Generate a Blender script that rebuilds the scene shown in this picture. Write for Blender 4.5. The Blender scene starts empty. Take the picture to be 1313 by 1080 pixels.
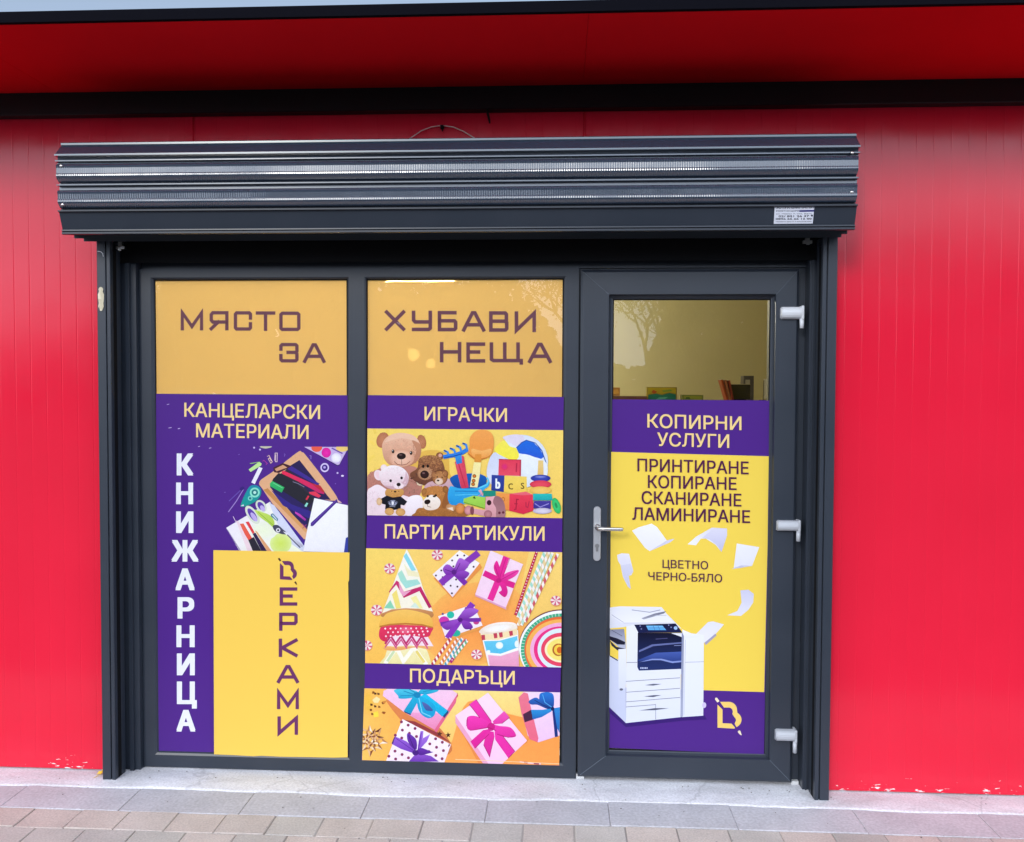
import bpy, bmesh, math, random
from mathutils import Vector, Matrix
from mathutils.geometry import tessellate_polygon
R = random.Random(7)
SC = bpy.context.scene
COL = SC.collection
rad = math.radians

# ------------------------------------------------------------------ camera
EYE = 1.605                      # eye height above the concrete sill
CAM = Vector((0.0, -3.54, EYE))
F = 1100.0                       # focal length in photo pixels (photo is 1313 wide)
YAW, PITCH, ROLL = 0.05332327, -0.03247997, 0.00407156
def cam_axes():
    cy, sy = math.cos(YAW), math.sin(YAW); cp, sp = math.cos(PITCH), math.sin(PITCH)
    fwd = Vector((-sy*cp, cy*cp, sp)); right = Vector((cy, sy, 0)); up = right.cross(fwd)
    r = right*math.cos(ROLL) + up*math.sin(ROLL); u = up*math.cos(ROLL) - right*math.sin(ROLL)
    return r, u, fwd
CR, CU, CF = cam_axes()
cam_data = bpy.data.cameras.new('camera')
cam = bpy.data.objects.new('camera', cam_data); COL.objects.link(cam)
M3 = Matrix((CR, CU, -CF)).transposed()
cam.matrix_world = Matrix.Translation(CAM) @ M3.to_4x4()
cam_data.sensor_fit = 'HORIZONTAL'; cam_data.sensor_width = 36.0
cam_data.lens = F/1313*36.0
cam_data.clip_start = 0.05; cam_data.clip_end = 3000
SC.camera = cam
def ray(px, py): return CR*((px-656.5)/F) - CU*((py-540)/F) + CF
def at(px, py, Y=0.0):           # photo pixel -> point on the upright plane y = Y
    d = ray(px, py); return CAM + d*((Y-CAM.y)/d.y)
def onz(px, py, Z=0.0):          # photo pixel -> point on the level plane z = Z
    d = ray(px, py); return CAM + d*((Z-CAM.z)/d.z)

# ------------------------------------------------------------------ sky, sun, exposure
SUN_EL, SUN_AZ = rad(24), rad(202)      # azimuth clockwise from +y: behind the camera, to its left
w = bpy.data.worlds.new('World'); SC.world = w; w.use_nodes = True
nt = w.node_tree; N = nt.nodes; L = nt.links
bg = N['Background']
sky = N.new('ShaderNodeTexSky'); sky.sky_type = 'NISHITA'; sky.sun_disc = False
sky.sun_elevation = SUN_EL; sky.sun_rotation = SUN_AZ; sky.air_density = 1.0; sky.dust_density = 1.5; sky.ozone_density = 1.0
tc = N.new('ShaderNodeTexCoord'); mp = N.new('ShaderNodeMapping'); mp.inputs['Scale'].default_value = (1.0, 1.0, 2.6)
nz = N.new('ShaderNodeTexNoise'); nz.inputs['Scale'].default_value = 1.7; nz.inputs['Detail'].default_value = 7; nz.inputs['Roughness'].default_value = 0.55
rp = N.new('ShaderNodeValToRGB'); rp.color_ramp.elements[0].position = 0.36; rp.color_ramp.elements[1].position = 0.56
mx = N.new('ShaderNodeMix'); mx.data_type = 'RGBA'
mx.inputs['B'].default_value = (17.0, 18.9, 22.2, 1)
L.new(tc.outputs['Generated'], mp.inputs['Vector']); L.new(mp.outputs['Vector'], nz.inputs['Vector'])
sp = N.new('ShaderNodeSeparateXYZ'); L.new(tc.outputs['Generated'], sp.inputs[0])
cl = N.new('ShaderNodeMath'); cl.operation = 'MULTIPLY_ADD'; cl.inputs[1].default_value = -0.20   # the cloud bank lies over the street side
L.new(sp.outputs['Y'], cl.inputs[0]); L.new(nz.outputs['Fac'], cl.inputs[2]); cz = N.new('ShaderNodeMath'); cz.operation = 'MULTIPLY_ADD'; cz.inputs[1].default_value = -0.16   # thinner overhead
L.new(sp.outputs['Z'], cz.inputs[0]); L.new(cl.outputs[0], cz.inputs[2]); L.new(cz.outputs[0], rp.inputs['Fac'])
rp.color_ramp.elements[0].color = (0.10, 0.10, 0.10, 1); L.new(rp.outputs['Color'], mx.inputs['Factor'])
L.new(sky.outputs['Color'], mx.inputs['A']); L.new(mx.outputs['Result'], bg.inputs['Color'])
bg.inputs['Strength'].default_value = 0.12
sl = bpy.data.lights.new('sun', 'SUN'); sl.energy = 1.3; sl.angle = rad(14); sl.color = (1.0, 0.96, 0.9)
so = bpy.data.objects.new('sun', sl); COL.objects.link(so)
sd = Vector((math.sin(SUN_AZ)*math.cos(SUN_EL), math.cos(SUN_AZ)*math.cos(SUN_EL), math.sin(SUN_EL)))
so.rotation_euler = (-sd).to_track_quat('-Z', 'Y').to_euler()
so.location = (-3, -12, 9)
vs = SC.view_settings; vs.view_transform = 'Standard'; vs.look = 'None'; vs.exposure = 0.14; vs.gamma = 1.0; vs.use_curve_mapping = False
SC.cycles.max_bounces = 8; SC.cycles.transparent_max_bounces = 12

# ------------------------------------------------------------------ materials
def lin(c):
    c = c/255.0
    return c/12.92 if c <= 0.04045 else ((c+0.055)/1.055)**2.4
def rgb(h, k=1.0):
    if isinstance(h, str): h = (int(h[0:2], 16), int(h[2:4], 16), int(h[4:6], 16))
    return (lin(h[0])*k, lin(h[1])*k, lin(h[2])*k, 1.0)
def mat(name, base, rough=0.5, metal=0.0, spec=0.5, coat=0.0):
    m = bpy.data.materials.new(name); m.use_nodes = True
    b = m.node_tree.nodes['Principled BSDF']
    b.inputs['Base Color'].default_value = (*base[:3], 1)
    b.inputs['Roughness'].default_value = rough; b.inputs['Metallic'].default_value = metal
    b.inputs['Specular IOR Level'].default_value = spec; b.inputs['Coat Weight'].default_value = coat
    return m
def noise_node(m, scale, detail=4, vec=None, mapscale=None):
    nt = m.node_tree; n = nt.nodes.new('ShaderNodeTexNoise')
    n.inputs['Scale'].default_value = scale; n.inputs['Detail'].default_value = detail
    t = nt.nodes.new('ShaderNodeTexCoord'); src = t.outputs['Object']
    if mapscale:
        p = nt.nodes.new('ShaderNodeMapping'); p.inputs['Scale'].default_value = mapscale
        nt.links.new(src, p.inputs['Vector']); src = p.outputs['Vector']
    nt.links.new(src, n.inputs['Vector'])
    return n
def ramp(m, src, stops):
    r = m.node_tree.nodes.new('ShaderNodeValToRGB'); e = r.color_ramp.elements
    while len(e) < len(stops): e.new(0.5)
    for i, (p, c) in enumerate(stops):
        e[i].position = p; e[i].color = (*c[:3], 1) if not isinstance(c, (int, float)) else (c, c, c, 1)
    m.node_tree.links.new(src, r.inputs['Fac']); return r
def bump(m, src, strength, dist=0.01):
    b = m.node_tree.nodes.new('ShaderNodeBump'); b.inputs['Strength'].default_value = strength; b.inputs['Distance'].default_value = dist
    m.node_tree.links.new(src, b.inputs['Height'])
    m.node_tree.links.new(b.outputs['Normal'], m.node_tree.nodes['Principled BSDF'].inputs['Normal'])
    return b
def varied(name, c0, c1, scale, rough=0.5, bmp=0.0, spec=0.5, detail=5, bscale=None, mapscale=None, dist=0.01):
    m = mat(name, c0, rough, spec=spec); nt = m.node_tree; P = nt.nodes['Principled BSDF']
    n = noise_node(m, scale, detail, mapscale=mapscale)
    r = ramp(m, n.outputs['Fac'], [(0.3, c0), (0.7, c1)])
    nt.links.new(r.outputs['Color'], P.inputs['Base Color'])
    if bmp:
        n2 = noise_node(m, bscale or scale*4, 6); bump(m, n2.outputs['Fac'], bmp, dist)
    return m

def red_panel_material(name='red_panel', k=1.0):
    # red coated sandwich panel; white chips in the coating along its bottom edge
    m = mat(name, (0.60, 0.010, 0.030), 0.13, spec=0.45); nt = m.node_tree; P = nt.nodes['Principled BSDF']; K = nt.links
    g = nt.nodes.new('ShaderNodeNewGeometry'); sep = nt.nodes.new('ShaderNodeSeparateXYZ'); K.new(g.outputs['Position'], sep.inputs[0])
    ch = nt.nodes.new('ShaderNodeTexNoise'); ch.inputs['Scale'].default_value = 1.0; ch.inputs['Detail'].default_value = 6
    mp = nt.nodes.new('ShaderNodeMapping'); mp.inputs['Scale'].default_value = (26, 26, 120); K.new(g.outputs['Position'], mp.inputs['Vector']); K.new(mp.outputs['Vector'], ch.inputs['Vector'])
    mr = nt.nodes.new('ShaderNodeMapRange'); mr.inputs['From Min'].default_value = 0.0; mr.inputs['From Max'].default_value = 0.30
    mr.inputs['To Min'].default_value = 0.07; mr.inputs['To Max'].default_value = -0.55; K.new(sep.outputs['Z'], mr.inputs['Value'])
    ad = nt.nodes.new('ShaderNodeMath'); ad.operation = 'ADD'; K.new(ch.outputs['Fac'], ad.inputs[0]); K.new(mr.outputs[0], ad.inputs[1])
    big = nt.nodes.new('ShaderNodeTexNoise'); big.inputs['Scale'].default_value = 2.3; K.new(g.outputs['Position'], big.inputs['Vector'])
    m2 = nt.nodes.new('ShaderNodeMath'); m2.operation = 'MULTIPLY_ADD'; m2.inputs[1].default_value = 0.35; m2.inputs[2].default_value = -0.16; K.new(big.outputs['Fac'], m2.inputs[0])
    a2 = nt.nodes.new('ShaderNodeMath'); a2.operation = 'ADD'; K.new(ad.outputs[0], a2.inputs[0]); K.new(m2.outputs[0], a2.inputs[1])
    r = ramp(m, a2.outputs[0], [(0.685, 0.0), (0.70, 1.0)])
    # faint dust over the colour
    n = noise_node(m, 1.3, 5); r2 = ramp(m, n.outputs['Fac'], [(0.3, (0.63*k, 0.010*k, 0.034*k)), (0.7, (0.69*k, 0.013*k, 0.041*k))])
    mix = nt.nodes.new('ShaderNodeMix'); mix.data_type = 'RGBA'; K.new(r.outputs['Color'], mix.inputs['Factor']); K.new(r2.outputs['Color'], mix.inputs['A'])
    mix.inputs['B'].default_value = (0.72, 0.66, 0.66, 1); K.new(mix.outputs['Result'], P.inputs['Base Color'])
    n3 = noise_node(m, 2.2, 2); bump(m, n3.outputs['Fac'], 0.10, 0.02)
    n4 = noise_node(m, 9, 5); r4 = ramp(m, n4.outputs['Fac'], [(0.3, 0.13), (0.7, 0.18)]); K.new(r4.outputs['Color'], P.inputs['Roughness'])
    return m
M = {}
M['red'] = red_panel_material(); M['soffit'] = red_panel_material('red_soffit_panel', 1.1)
for n_ in M['soffit'].node_tree.nodes:
    if n_.type == 'VALTORGB' and n_.color_ramp.elements[0].color[0] > .5:
        n_.color_ramp.elements[0].color = (.66, .004, .010, 1); n_.color_ramp.elements[1].color = (.74, .005, .013, 1)
for l_ in list(M['soffit'].node_tree.links):
    if l_.to_socket.name == 'Roughness': M['soffit'].node_tree.links.remove(l_)
M['soffit'].node_tree.nodes['Principled BSDF'].inputs['Roughness'].default_value = 0.5; M['soffit'].node_tree.nodes['Principled BSDF'].inputs['Specular IOR Level'].default_value = 0.05
M['dark'] = varied('anthracite_coating', (0.022, 0.029, 0.042), (0.029, 0.036, 0.050), 3.0, 0.36, 0.03, bscale=700, dist=0.001, spec=0.4)
M['gloss_dark'] = varied('anthracite_gloss', (0.026, 0.044, 0.076), (0.032, 0.052, 0.088), 2.0, 0.22, 0.0, spec=0.6)
for m_ in (M['gloss_dark'],):
    P_b = m_.node_tree.nodes['Principled BSDF']; P_b.inputs['Coat Weight'].default_value = 1.0; P_b.inputs['Coat IOR'].default_value = 1.65; P_b.inputs['Coat Roughness'].default_value = 0.2
M['black'] = mat('black_flashing', (0.006, 0.006, 0.008), 0.5, spec=0.25)
M['rubber'] = mat('black_gasket', (0.006, 0.006, 0.007), 0.8, spec=0.12)
M['trim'] = mat('dark_trim', (0.004, 0.004, 0.007), 0.8, spec=0.03)
def emboss():
    m = mat('embossed_anthracite', (0.030, 0.047, 0.078), 0.24, spec=0.6); nt = m.node_tree; P = nt.nodes['Principled BSDF']; P.inputs['Coat Weight'].default_value = 1.0; P.inputs['Coat IOR'].default_value = 1.7; P.inputs['Coat Roughness'].default_value = 0.16
    t = nt.nodes.new('ShaderNodeTexCoord'); wv = nt.nodes.new('ShaderNodeTexWave'); wv.wave_type = 'BANDS'; wv.bands_direction = 'X'
    wv.inputs['Scale'].default_value = 36.0; nt.links.new(t.outputs['Object'], wv.inputs['Vector'])
    n = noise_node(m, 4, 3); r = ramp(m, n.outputs['Fac'], [(0.35, 0.15), (0.65, 1.0)])
    mu = nt.nodes.new('ShaderNodeMath'); mu.operation = 'MULTIPLY'; nt.links.new(wv.outputs['Fac'], mu.inputs[0]); nt.links.new(r.outputs['Color'], mu.inputs[1])
    b = bump(m, mu.outputs[0], 0.55, 0.002); nt.links.new(b.outputs['Normal'], P.inputs['Coat Normal']); return m
M['emboss'] = emboss()
M['white_plastic'] = mat('pale_grey_plastic', (0.62, 0.64, 0.68), 0.35)
M['grey_plastic'] = mat('silver_grey_plastic', (0.43, 0.45, 0.49), 0.33)
M['steel'] = mat('brushed_steel', (0.62, 0.60, 0.58), 0.28, 1.0)
M['alu'] = mat('satin_aluminium', (0.50, 0.51, 0.54), 0.38, 0.65)
M['cable'] = mat('pale_cable', (0.75, 0.62, 0.60), 0.5)
M['concrete'] = None
def print_mat(name, rough):
    m = mat(name, (1, 1, 1), rough, spec=0.25); nt = m.node_tree
    a = nt.nodes.new('ShaderNodeAttribute'); a.attribute_name = 'Col'
    nt.links.new(a.outputs['Color'], nt.nodes['Principled BSDF'].inputs['Base Color']); return m
M['print'] = print_mat('printed_vinyl', 0.28)
def photo_print():
    # photographic print: fine grain and soft tonal variation in the inks
    m = print_mat('printed_photograph', 0.28); nt = m.node_tree; P = nt.nodes['Principled BSDF']; a = [n for n in nt.nodes if n.type == 'ATTRIBUTE'][0]; cur = a.outputs['Color']
    for sc_, dt, lo, hi in ((45, 4, 0.97, 1.02), (330, 2, 0.94, 1.04)):
        n = noise_node(m, sc_, dt); r = ramp(m, n.outputs['Fac'], [(0.3, lo), (0.68, hi)])
        q = nt.nodes.new('ShaderNodeMix'); q.data_type = 'RGBA'; q.blend_type = 'MULTIPLY'; q.inputs['Factor'].default_value = 1
        nt.links.new(cur, q.inputs['A']); nt.links.new(r.outputs['Color'], q.inputs['B']); cur = q.outputs['Result']
    nt.links.new(cur, P.inputs['Base Color']); return m
M['photo'] = photo_print()
M['stone'] = None
def glass_mat(name, tint, ior=1.52):
    m = bpy.data.materials.new(name); m.use_nodes = True; nt = m.node_tree; nt.nodes.clear()
    o = nt.nodes.new('ShaderNodeOutputMaterial'); mx = nt.nodes.new('ShaderNodeMixShader')
    f = nt.nodes.new('ShaderNodeFresnel'); f.inputs['IOR'].default_value = ior
    t = nt.nodes.new('ShaderNodeBsdfTransparent'); t.inputs['Color'].default_value = (*tint, 1)
    g = nt.nodes.new('ShaderNodeBsdfGlossy'); g.inputs['Roughness'].default_value = 0.0
    n = nt.nodes.new('ShaderNodeTexNoise'); n.inputs['Scale'].default_value = 2.5
    tc = nt.nodes.new('ShaderNodeTexCoord'); nt.links.new(tc.outputs['Object'], n.inputs['Vector'])
    b = nt.nodes.new('ShaderNodeBump'); b.inputs['Strength'].default_value = 0.05; b.inputs['Distance'].default_value = 0.01
    nt.links.new(n.outputs['Fac'], b.inputs['Height']); nt.links.new(b.outputs['Normal'], g.inputs['Normal'])
    nt.links.new(f.outputs[0], mx.inputs[0]); nt.links.new(t.outputs[0], mx.inputs[1]); nt.links.new(g.outputs[0], mx.inputs[2])
    nt.links.new(mx.outputs[0], o.inputs[0]); return m
M['glass'] = glass_mat('window_glass', (0.92, 0.94, 0.92), 1.72)
def film_mat(name, col, see, trans=0.25):
    # coloured see-through vinyl: mostly diffuse, partly light-passing, a little clear
    m = bpy.data.materials.new(name); m.use_nodes = True; nt = m.node_tree; nt.nodes.clear(); K = nt.links
    o = nt.nodes.new('ShaderNodeOutputMaterial')
    d = nt.nodes.new('ShaderNodeBsdfDiffuse'); t = nt.nodes.new('ShaderNodeBsdfTranslucent'); c = nt.nodes.new('ShaderNodeBsdfTransparent')
    a = nt.nodes.new('ShaderNodeAttribute'); a.attribute_name = 'Col'
    for s in (d, t, c): K.new(a.outputs['Color'], s.inputs['Color'])
    m1 = nt.nodes.new('ShaderNodeMixShader'); m1.inputs[0].default_value = trans; K.new(d.outputs[0], m1.inputs[1]); K.new(t.outputs[0], m1.inputs[2])
    m2 = nt.nodes.new('ShaderNodeMixShader'); m2.inputs[0].default_value = see; K.new(m1.outputs[0], m2.inputs[1]); K.new(c.outputs[0], m2.inputs[2])
    K.new(m2.outputs[0], o.inputs[0]); return m
M['film'] = film_mat('tinted_vinyl_film', None, 0.035, 0.30)
def emit(name, col, s):
    m = bpy.data.materials.new(name); m.use_nodes = True; b = m.node_tree.nodes['Principled BSDF']
    b.inputs['Base Color'].default_value = (*col, 1); b.inputs['Emission Color'].default_value = (*col, 1); b.inputs['Emission Strength'].default_value = s
    return m

# ------------------------------------------------------------------ mesh helpers
class MB:
    """collects shapes and links them as ONE mesh object"""
    def __init__(s): s.v = []; s.f = []; s.c = []; s.col = (1, 1, 1, 1); s.sm = []; s.smooth = False
    def add(s, verts, faces, cols=None):
        o = len(s.v); s.v += [tuple(v) for v in verts]
        for f in faces: s.f.append(tuple(o+i for i in f)); s.sm.append(s.smooth)
        s.c += list(cols) if cols else [s.col]*len(verts)
        return s
    def box(s, x0, x1, y0, y1, z0, z1, bev=0.0):
        if bev <= 0:
            vs = [(x, y, z) for x in (x0, x1) for y in (y0, y1) for z in (z0, z1)]
            s.add(vs, [(0, 1, 3, 2), (4, 6, 7, 5), (0, 4, 5, 1), (2, 3, 7, 6), (0, 2, 6, 4), (1, 5, 7, 3)]); return s
        bm = bmesh.new(); bmesh.ops.create_cube(bm, size=1.0)
        for v in bm.verts: v.co = Vector(((x0+x1)/2+v.co.x*(x1-x0), (y0+y1)/2+v.co.y*(y1-y0), (z0+z1)/2+v.co.z*(z1-z0)))
        bmesh.ops.bevel(bm, geom=bm.edges[:], offset=bev, segments=2, affect='EDGES', profile=0.6)
        s.bm(bm); return s
    def bm(s, bm, mtx=None):
        bm.verts.ensure_lookup_table(); bm.verts.index_update()
        s.add([(mtx @ v.co) if mtx else v.co[:] for v in bm.verts], [tuple(v.index for v in f.verts) for f in bm.faces]); bm.free(); return s
    def prism_x(s, prof, x0, x1, caps=True, closed=True):      # profile of (y, z)
        n = len(prof); vs = [(x0, y, z) for y, z in prof] + [(x1, y, z) for y, z in prof]
        fs = [(i, (i+1) % n, n+(i+1) % n, n+i) for i in range(n if closed else n-1)]
        if caps and closed:
            tr = tessellate_polygon([[Vector((y, z, 0)) for y, z in prof]])
            fs += [tuple(t) for t in tr] + [tuple(n+i for i in reversed(t)) for t in tr]
        s.add(vs, fs); return s
    def prism_z(s, prof, z0, z1, caps=True, closed=True):      # profile of (x, y)
        n = len(prof); vs = [(x, y, z0) for x, y in prof] + [(x, y, z1) for x, y in prof]
        fs = [(i, (i+1) % n, n+(i+1) % n, n+i) for i in range(n if closed else n-1)]
        if caps and closed:
            tr = tessellate_polygon([[Vector((x, y, 0)) for x, y in prof]])
            fs += [tuple(t) for t in tr] + [tuple(n+i for i in reversed(t)) for t in tr]
        s.add(vs, fs); return s
    def ring(s, x0, x1, z0, z1, prof):                          # mitred frame; prof = [(inset, y)]
        loops = []
        for d, y in prof: loops.append([(x0+d, y, z0+d), (x1-d, y, z0+d), (x1-d, y, z1-d), (x0+d, y, z1-d)])
        s.add([p for l in loops for p in l], [(4*k+i, 4*k+(i+1) % 4, 4*k+4+(i+1) % 4, 4*k+4+i) for k in range(len(loops)-1) for i in range(4)]); return s
    def ring2(s, o, i, prof):                                   # frame between two rectangles (x0,x1,z0,z1); prof = [(t, y)], t 0 outer .. 1 inner
        loops = []
        for t, y in prof:
            q = [o[k]+(i[k]-o[k])*t for k in range(4)]
            loops.append([(q[0], y, q[2]), (q[1], y, q[2]), (q[1], y, q[3]), (q[0], y, q[3])])
        s.add([p for l in loops for p in l], [(4*k+j, 4*k+(j+1) % 4, 4*k+4+(j+1) % 4, 4*k+4+j) for k in range(len(loops)-1) for j in range(4)]); return s
    def tube(s, pts, r, n=8, caps=True):
        pts = [Vector(p) for p in pts]; rs = r if isinstance(r, (list, tuple)) else [r]*len(pts); loops = []
        prev = None
        for k, p in enumerate(pts):
            t = (pts[min(k+1, len(pts)-1)]-pts[max(k-1, 0)]).normalized()
            a = prev if prev else (Vector((0, 0, 1)) if abs(t.z) < 0.9 else Vector((1, 0, 0)))
            u = (a - t*a.dot(t)).normalized(); prev = u; v = t.cross(u)
            loops.append([p + (u*math.cos(2*math.pi*i/n)+v*math.sin(2*math.pi*i/n))*rs[k] for i in range(n)])
        fs = [(k*n+i, k*n+(i+1) % n, (k+1)*n+(i+1) % n, (k+1)*n+i) for k in range(len(pts)-1) for i in range(n)]
        if caps: fs += [tuple(range(n))[::-1], tuple((len(pts)-1)*n+i for i in range(n))]
        s.add([p for l in loops for p in l], fs); return s
    def ball(s, c, r, sx=1, sy=1, sz=1, seg=12):
        bm = bmesh.new(); bmesh.ops.create_uvsphere(bm, u_segments=seg, v_segments=seg//2+1, radius=r)
        for v in bm.verts: v.co = Vector((c[0]+v.co.x*sx, c[1]+v.co.y*sy, c[2]+v.co.z*sz))
        s.bm(bm); return s
    def build(s, name, material, parent=None, smooth=False, colour=False):
        me = bpy.data.meshes.new(name); me.from_pydata(s.v, [], s.f); me.update()
        if colour:
            a = me.color_attributes.new('Col', 'FLOAT_COLOR', 'POINT')
            for i, c in enumerate(s.c): a.data[i].color = c
        for p, sm in zip(me.polygons, s.sm): p.use_smooth = smooth or sm
        if not colour:
            bm = bmesh.new(); bm.from_mesh(me); bmesh.ops.recalc_face_normals(bm, faces=bm.faces); bm.to_mesh(me); bm.free()
        me.materials.append(material)
        o = bpy.data.objects.new(name, me); COL.objects.link(o)
        if parent is not None:
            o.parent = parent; o.matrix_parent_inverse = world_of(parent).inverted()
        return o
def world_of(o):
    m = o.matrix_basis.copy()
    while o.parent: m = o.parent.matrix_basis @ o.matrix_parent_inverse @ m; o = o.parent
    return m
def tag(o, label=None, cat=None, group=None, kind=None):
    if label: o['label'] = label
    if cat: o['category'] = cat
    if group: o['group'] = group
    if kind: o['kind'] = kind
    return o
def empty(name, loc, label, cat, group=None):
    o = bpy.data.objects.new(name, None); COL.objects.link(o); o.location = loc; o.empty_display_size = 0.1
    return tag(o, label, cat, group)
def copy_tree(o, parent=None):
    c = o.copy(); COL.objects.link(c)
    if parent: c.parent = parent
    for ch in list(o.children): copy_tree(ch, c)
    return c

# ------------------------------------------------------------------ flat printing (posters): coloured polygons laid on the sheet
PK = 0.74                        # ink/paper reflectance for a photo value of 255
def ink(h):
    return rgb(h, PK) if not (isinstance(h, tuple) and len(h) == 4) else h
def jit(c, a):
    k = 1+R.uniform(-a, a); return (min(c[0]*k, .9), min(c[1]*k, .9), min(c[2]*k, .9), 1)
class Art:
    def __init__(s, Y, clip=None, step=1.2e-5):
        s.mb = MB(); s.Y = Y; s.n = 0; s.step = step; s.clip = clip; s.T(0, 0, 1)
    def T(s, ox, oy, k): s.ox, s.oy, s.k = ox, oy, k; return s
    def _tri(s, tri):
        # tri: [(px,py,col)] in photo pixels, clipped to the convex clip polygon
        poly = tri
        if s.clip:
            q = s.clip; n = len(q)
            area = sum(q[i][0]*q[(i+1) % n][1]-q[(i+1) % n][0]*q[i][1] for i in range(n))
            for i in range(n):
                ax, ay = q[i]; bx, by = q[(i+1) % n]
                def side(p):
                    v = (bx-ax)*(p[1]-ay)-(by-ay)*(p[0]-ax); return v if area > 0 else -v
                out = []
                for j in range(len(poly)):
                    a, b = poly[j], poly[(j+1) % len(poly)]; sa, sb = side(a), side(b)
                    if sa >= 0: out.append(a)
                    if (sa >= 0) != (sb >= 0):
                        t = sa/(sa-sb); out.append((a[0]+(b[0]-a[0])*t, a[1]+(b[1]-a[1])*t, tuple(a[2][m]+(b[2][m]-a[2][m])*t for m in range(4))))
                poly = out
                if len(poly) < 3: return
        y = s.Y - s.n*s.step
        # order so that the face looks towards the street
        s.mb.add([at(p[0], p[1], y) for p in poly], [tuple(range(len(poly)))], [p[2] for p in poly])
    def _P(s, p): return (s.ox+p[0]/s.k, s.oy+p[1]/s.k)
    def tris(s, pts, idx, cols):
        P = [s._P(p) for p in pts]
        for t in idx: s._tri([(P[i][0], P[i][1], cols[i]) for i in t])
        s.n += 1
    def poly(s, pts, c, c2=None, d=None):
        """filled polygon; with c2, a printed blend from c to c2 along direction d (x0,y0,x1,y1)"""
        c = ink(c)
        if c2 is None: cols = [c]*len(pts)
        else:
            c2 = ink(c2)
            if d is None: ys = [p[1] for p in pts]; d = (0, min(ys), 0, max(ys))
            dx, dy = d[2]-d[0], d[3]-d[1]; q = dx*dx+dy*dy; cols = []
            for p in pts:
                t = max(0, min(1, ((p[0]-d[0])*dx+(p[1]-d[1])*dy)/q)); cols.append(tuple(c[i]+(c2[i]-c[i])*t for i in range(4)))
        s.tris(pts, tessellate_polygon([[Vector((x, y, 0)) for x, y in pts]]), cols); return s
    def rect(s, x0, y0, x1, y1, c, c2=None): return s.poly([(x0, y0), (x1, y0), (x1, y1), (x0, y1)], c, c2)
    def ell(s, cx, cy, rx, ry, c, c2=None, rot=0, off=(0, 0), n=28, a0=0, a1=360):
        """ellipse; c at the centre blending to c2 at the rim"""
        c = ink(c); c2 = ink(c2) if c2 is not None else c; ca, sa = math.cos(rad(rot)), math.sin(rad(rot))
        pts = [(cx+off[0], cy+off[1])]; cols = [c]; full = (a1-a0) >= 360
        mid = tuple((c[i]*.6+c2[i]*.4) for i in range(4))
        for ringr, cc, o in ((0.62, mid, 0.38), (1.0, c2, 0)):
            for i in range(n):
                t = rad(a0+(a1-a0)*i/(n if full else n-1)); x, y = rx*math.cos(t)*ringr, ry*math.sin(t)*ringr
                pts.append((cx+off[0]*o+x*ca-y*sa, cy+off[1]*o+x*sa+y*ca)); cols.append(cc)
        idx = []
        for i in range(n if full else n-1):
            j = (i+1) % n
            idx += [(0, 1+i, 1+j), (1+i, 1+n+i, 1+n+j), (1+i, 1+n+j, 1+j)]
        s.tris(pts, idx, cols); return s
    def stroke(s, pts, w, c, closed=False, w2=None):
        """thick line with mitred corners"""
        n = len(pts); P = [Vector((p[0], p[1])) for p in pts]; Lf, Rt = [], []
        for i in range(n):
            ww = w if w2 is None else w+(w2-w)*i/(n-1)
            a = P[i-1] if (i > 0 or closed) else None; b = P[(i+1) % n] if (i < n-1 or closed) else None
            d1 = (P[i]-a).normalized() if a is not None else None; d2 = (b-P[i]).normalized() if b is not None else None
            if d1 is None: m = Vector((-d2.y, d2.x)); k = 1
            elif d2 is None: m = Vector((-d1.y, d1.x)); k = 1
            else:
                n1 = Vector((-d1.y, d1.x)); m = n1+Vector((-d2.y, d2.x))
                if m.length < 1e-6: m = n1
                m.normalize(); k = 1/max(0.35, m.dot(n1))
            Lf.append(P[i]+m*(ww/2*k)); Rt.append(P[i]-m*(ww/2*k))
        pp = [tuple(p) for p in Lf]+[tuple(p) for p in Rt]; idx = []
        for i in range(n if closed else n-1):
            j = (i+1) % n; idx += [(i, j, n+j), (i, n+j, n+i)]
        s.tris(pp, idx, [ink(c)]*len(pp)); return s
    def dots(s, lst, r, c):
        for x, y in lst: s.ell(x, y, r, r, c, n=10)
        return s
    def fur(s, cx, cy, rx, ry, base, n, a=0.22, ln=20, w=6.0, rot=None):
        b = ink(base); n0 = s.n
        for i in range(n):
            t = R.uniform(0, 6.283); q = math.sqrt(R.random()); x, y = cx+rx*q*math.cos(t), cy+ry*q*math.sin(t)
            an = (math.atan2(y-cy, x-cx) if rot is None else rad(rot))+R.uniform(-.6, .6); l = ln*R.uniform(.5, 1.2)
            s.stroke([(x, y), (x+l*math.cos(an), y+l*math.sin(an))], w, jit(b, a)); s.n = n0+((i+1) % 7)
        s.n = n0+7; return s
    def curve(s, pts, n=6):
        """closed smooth outline through pts (Catmull-Rom)"""
        o = []; m = len(pts)
        for i in range(m):
            p0, p1, p2, p3 = pts[i-1], pts[i], pts[(i+1) % m], pts[(i+2) % m]
            for j in range(n):
                t = j/n; o.append(tuple(0.5*((2*p1[k])+(-p0[k]+p2[k])*t+(2*p0[k]-5*p1[k]+4*p2[k]-p3[k])*t*t+(-p0[k]+3*p1[k]-3*p2[k]+p3[k])*t**3) for k in (0, 1)))
        return o
    def blob(s, pts, c, c2=None, d=None): return s.poly(s.curve(pts), c, c2, d)
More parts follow.
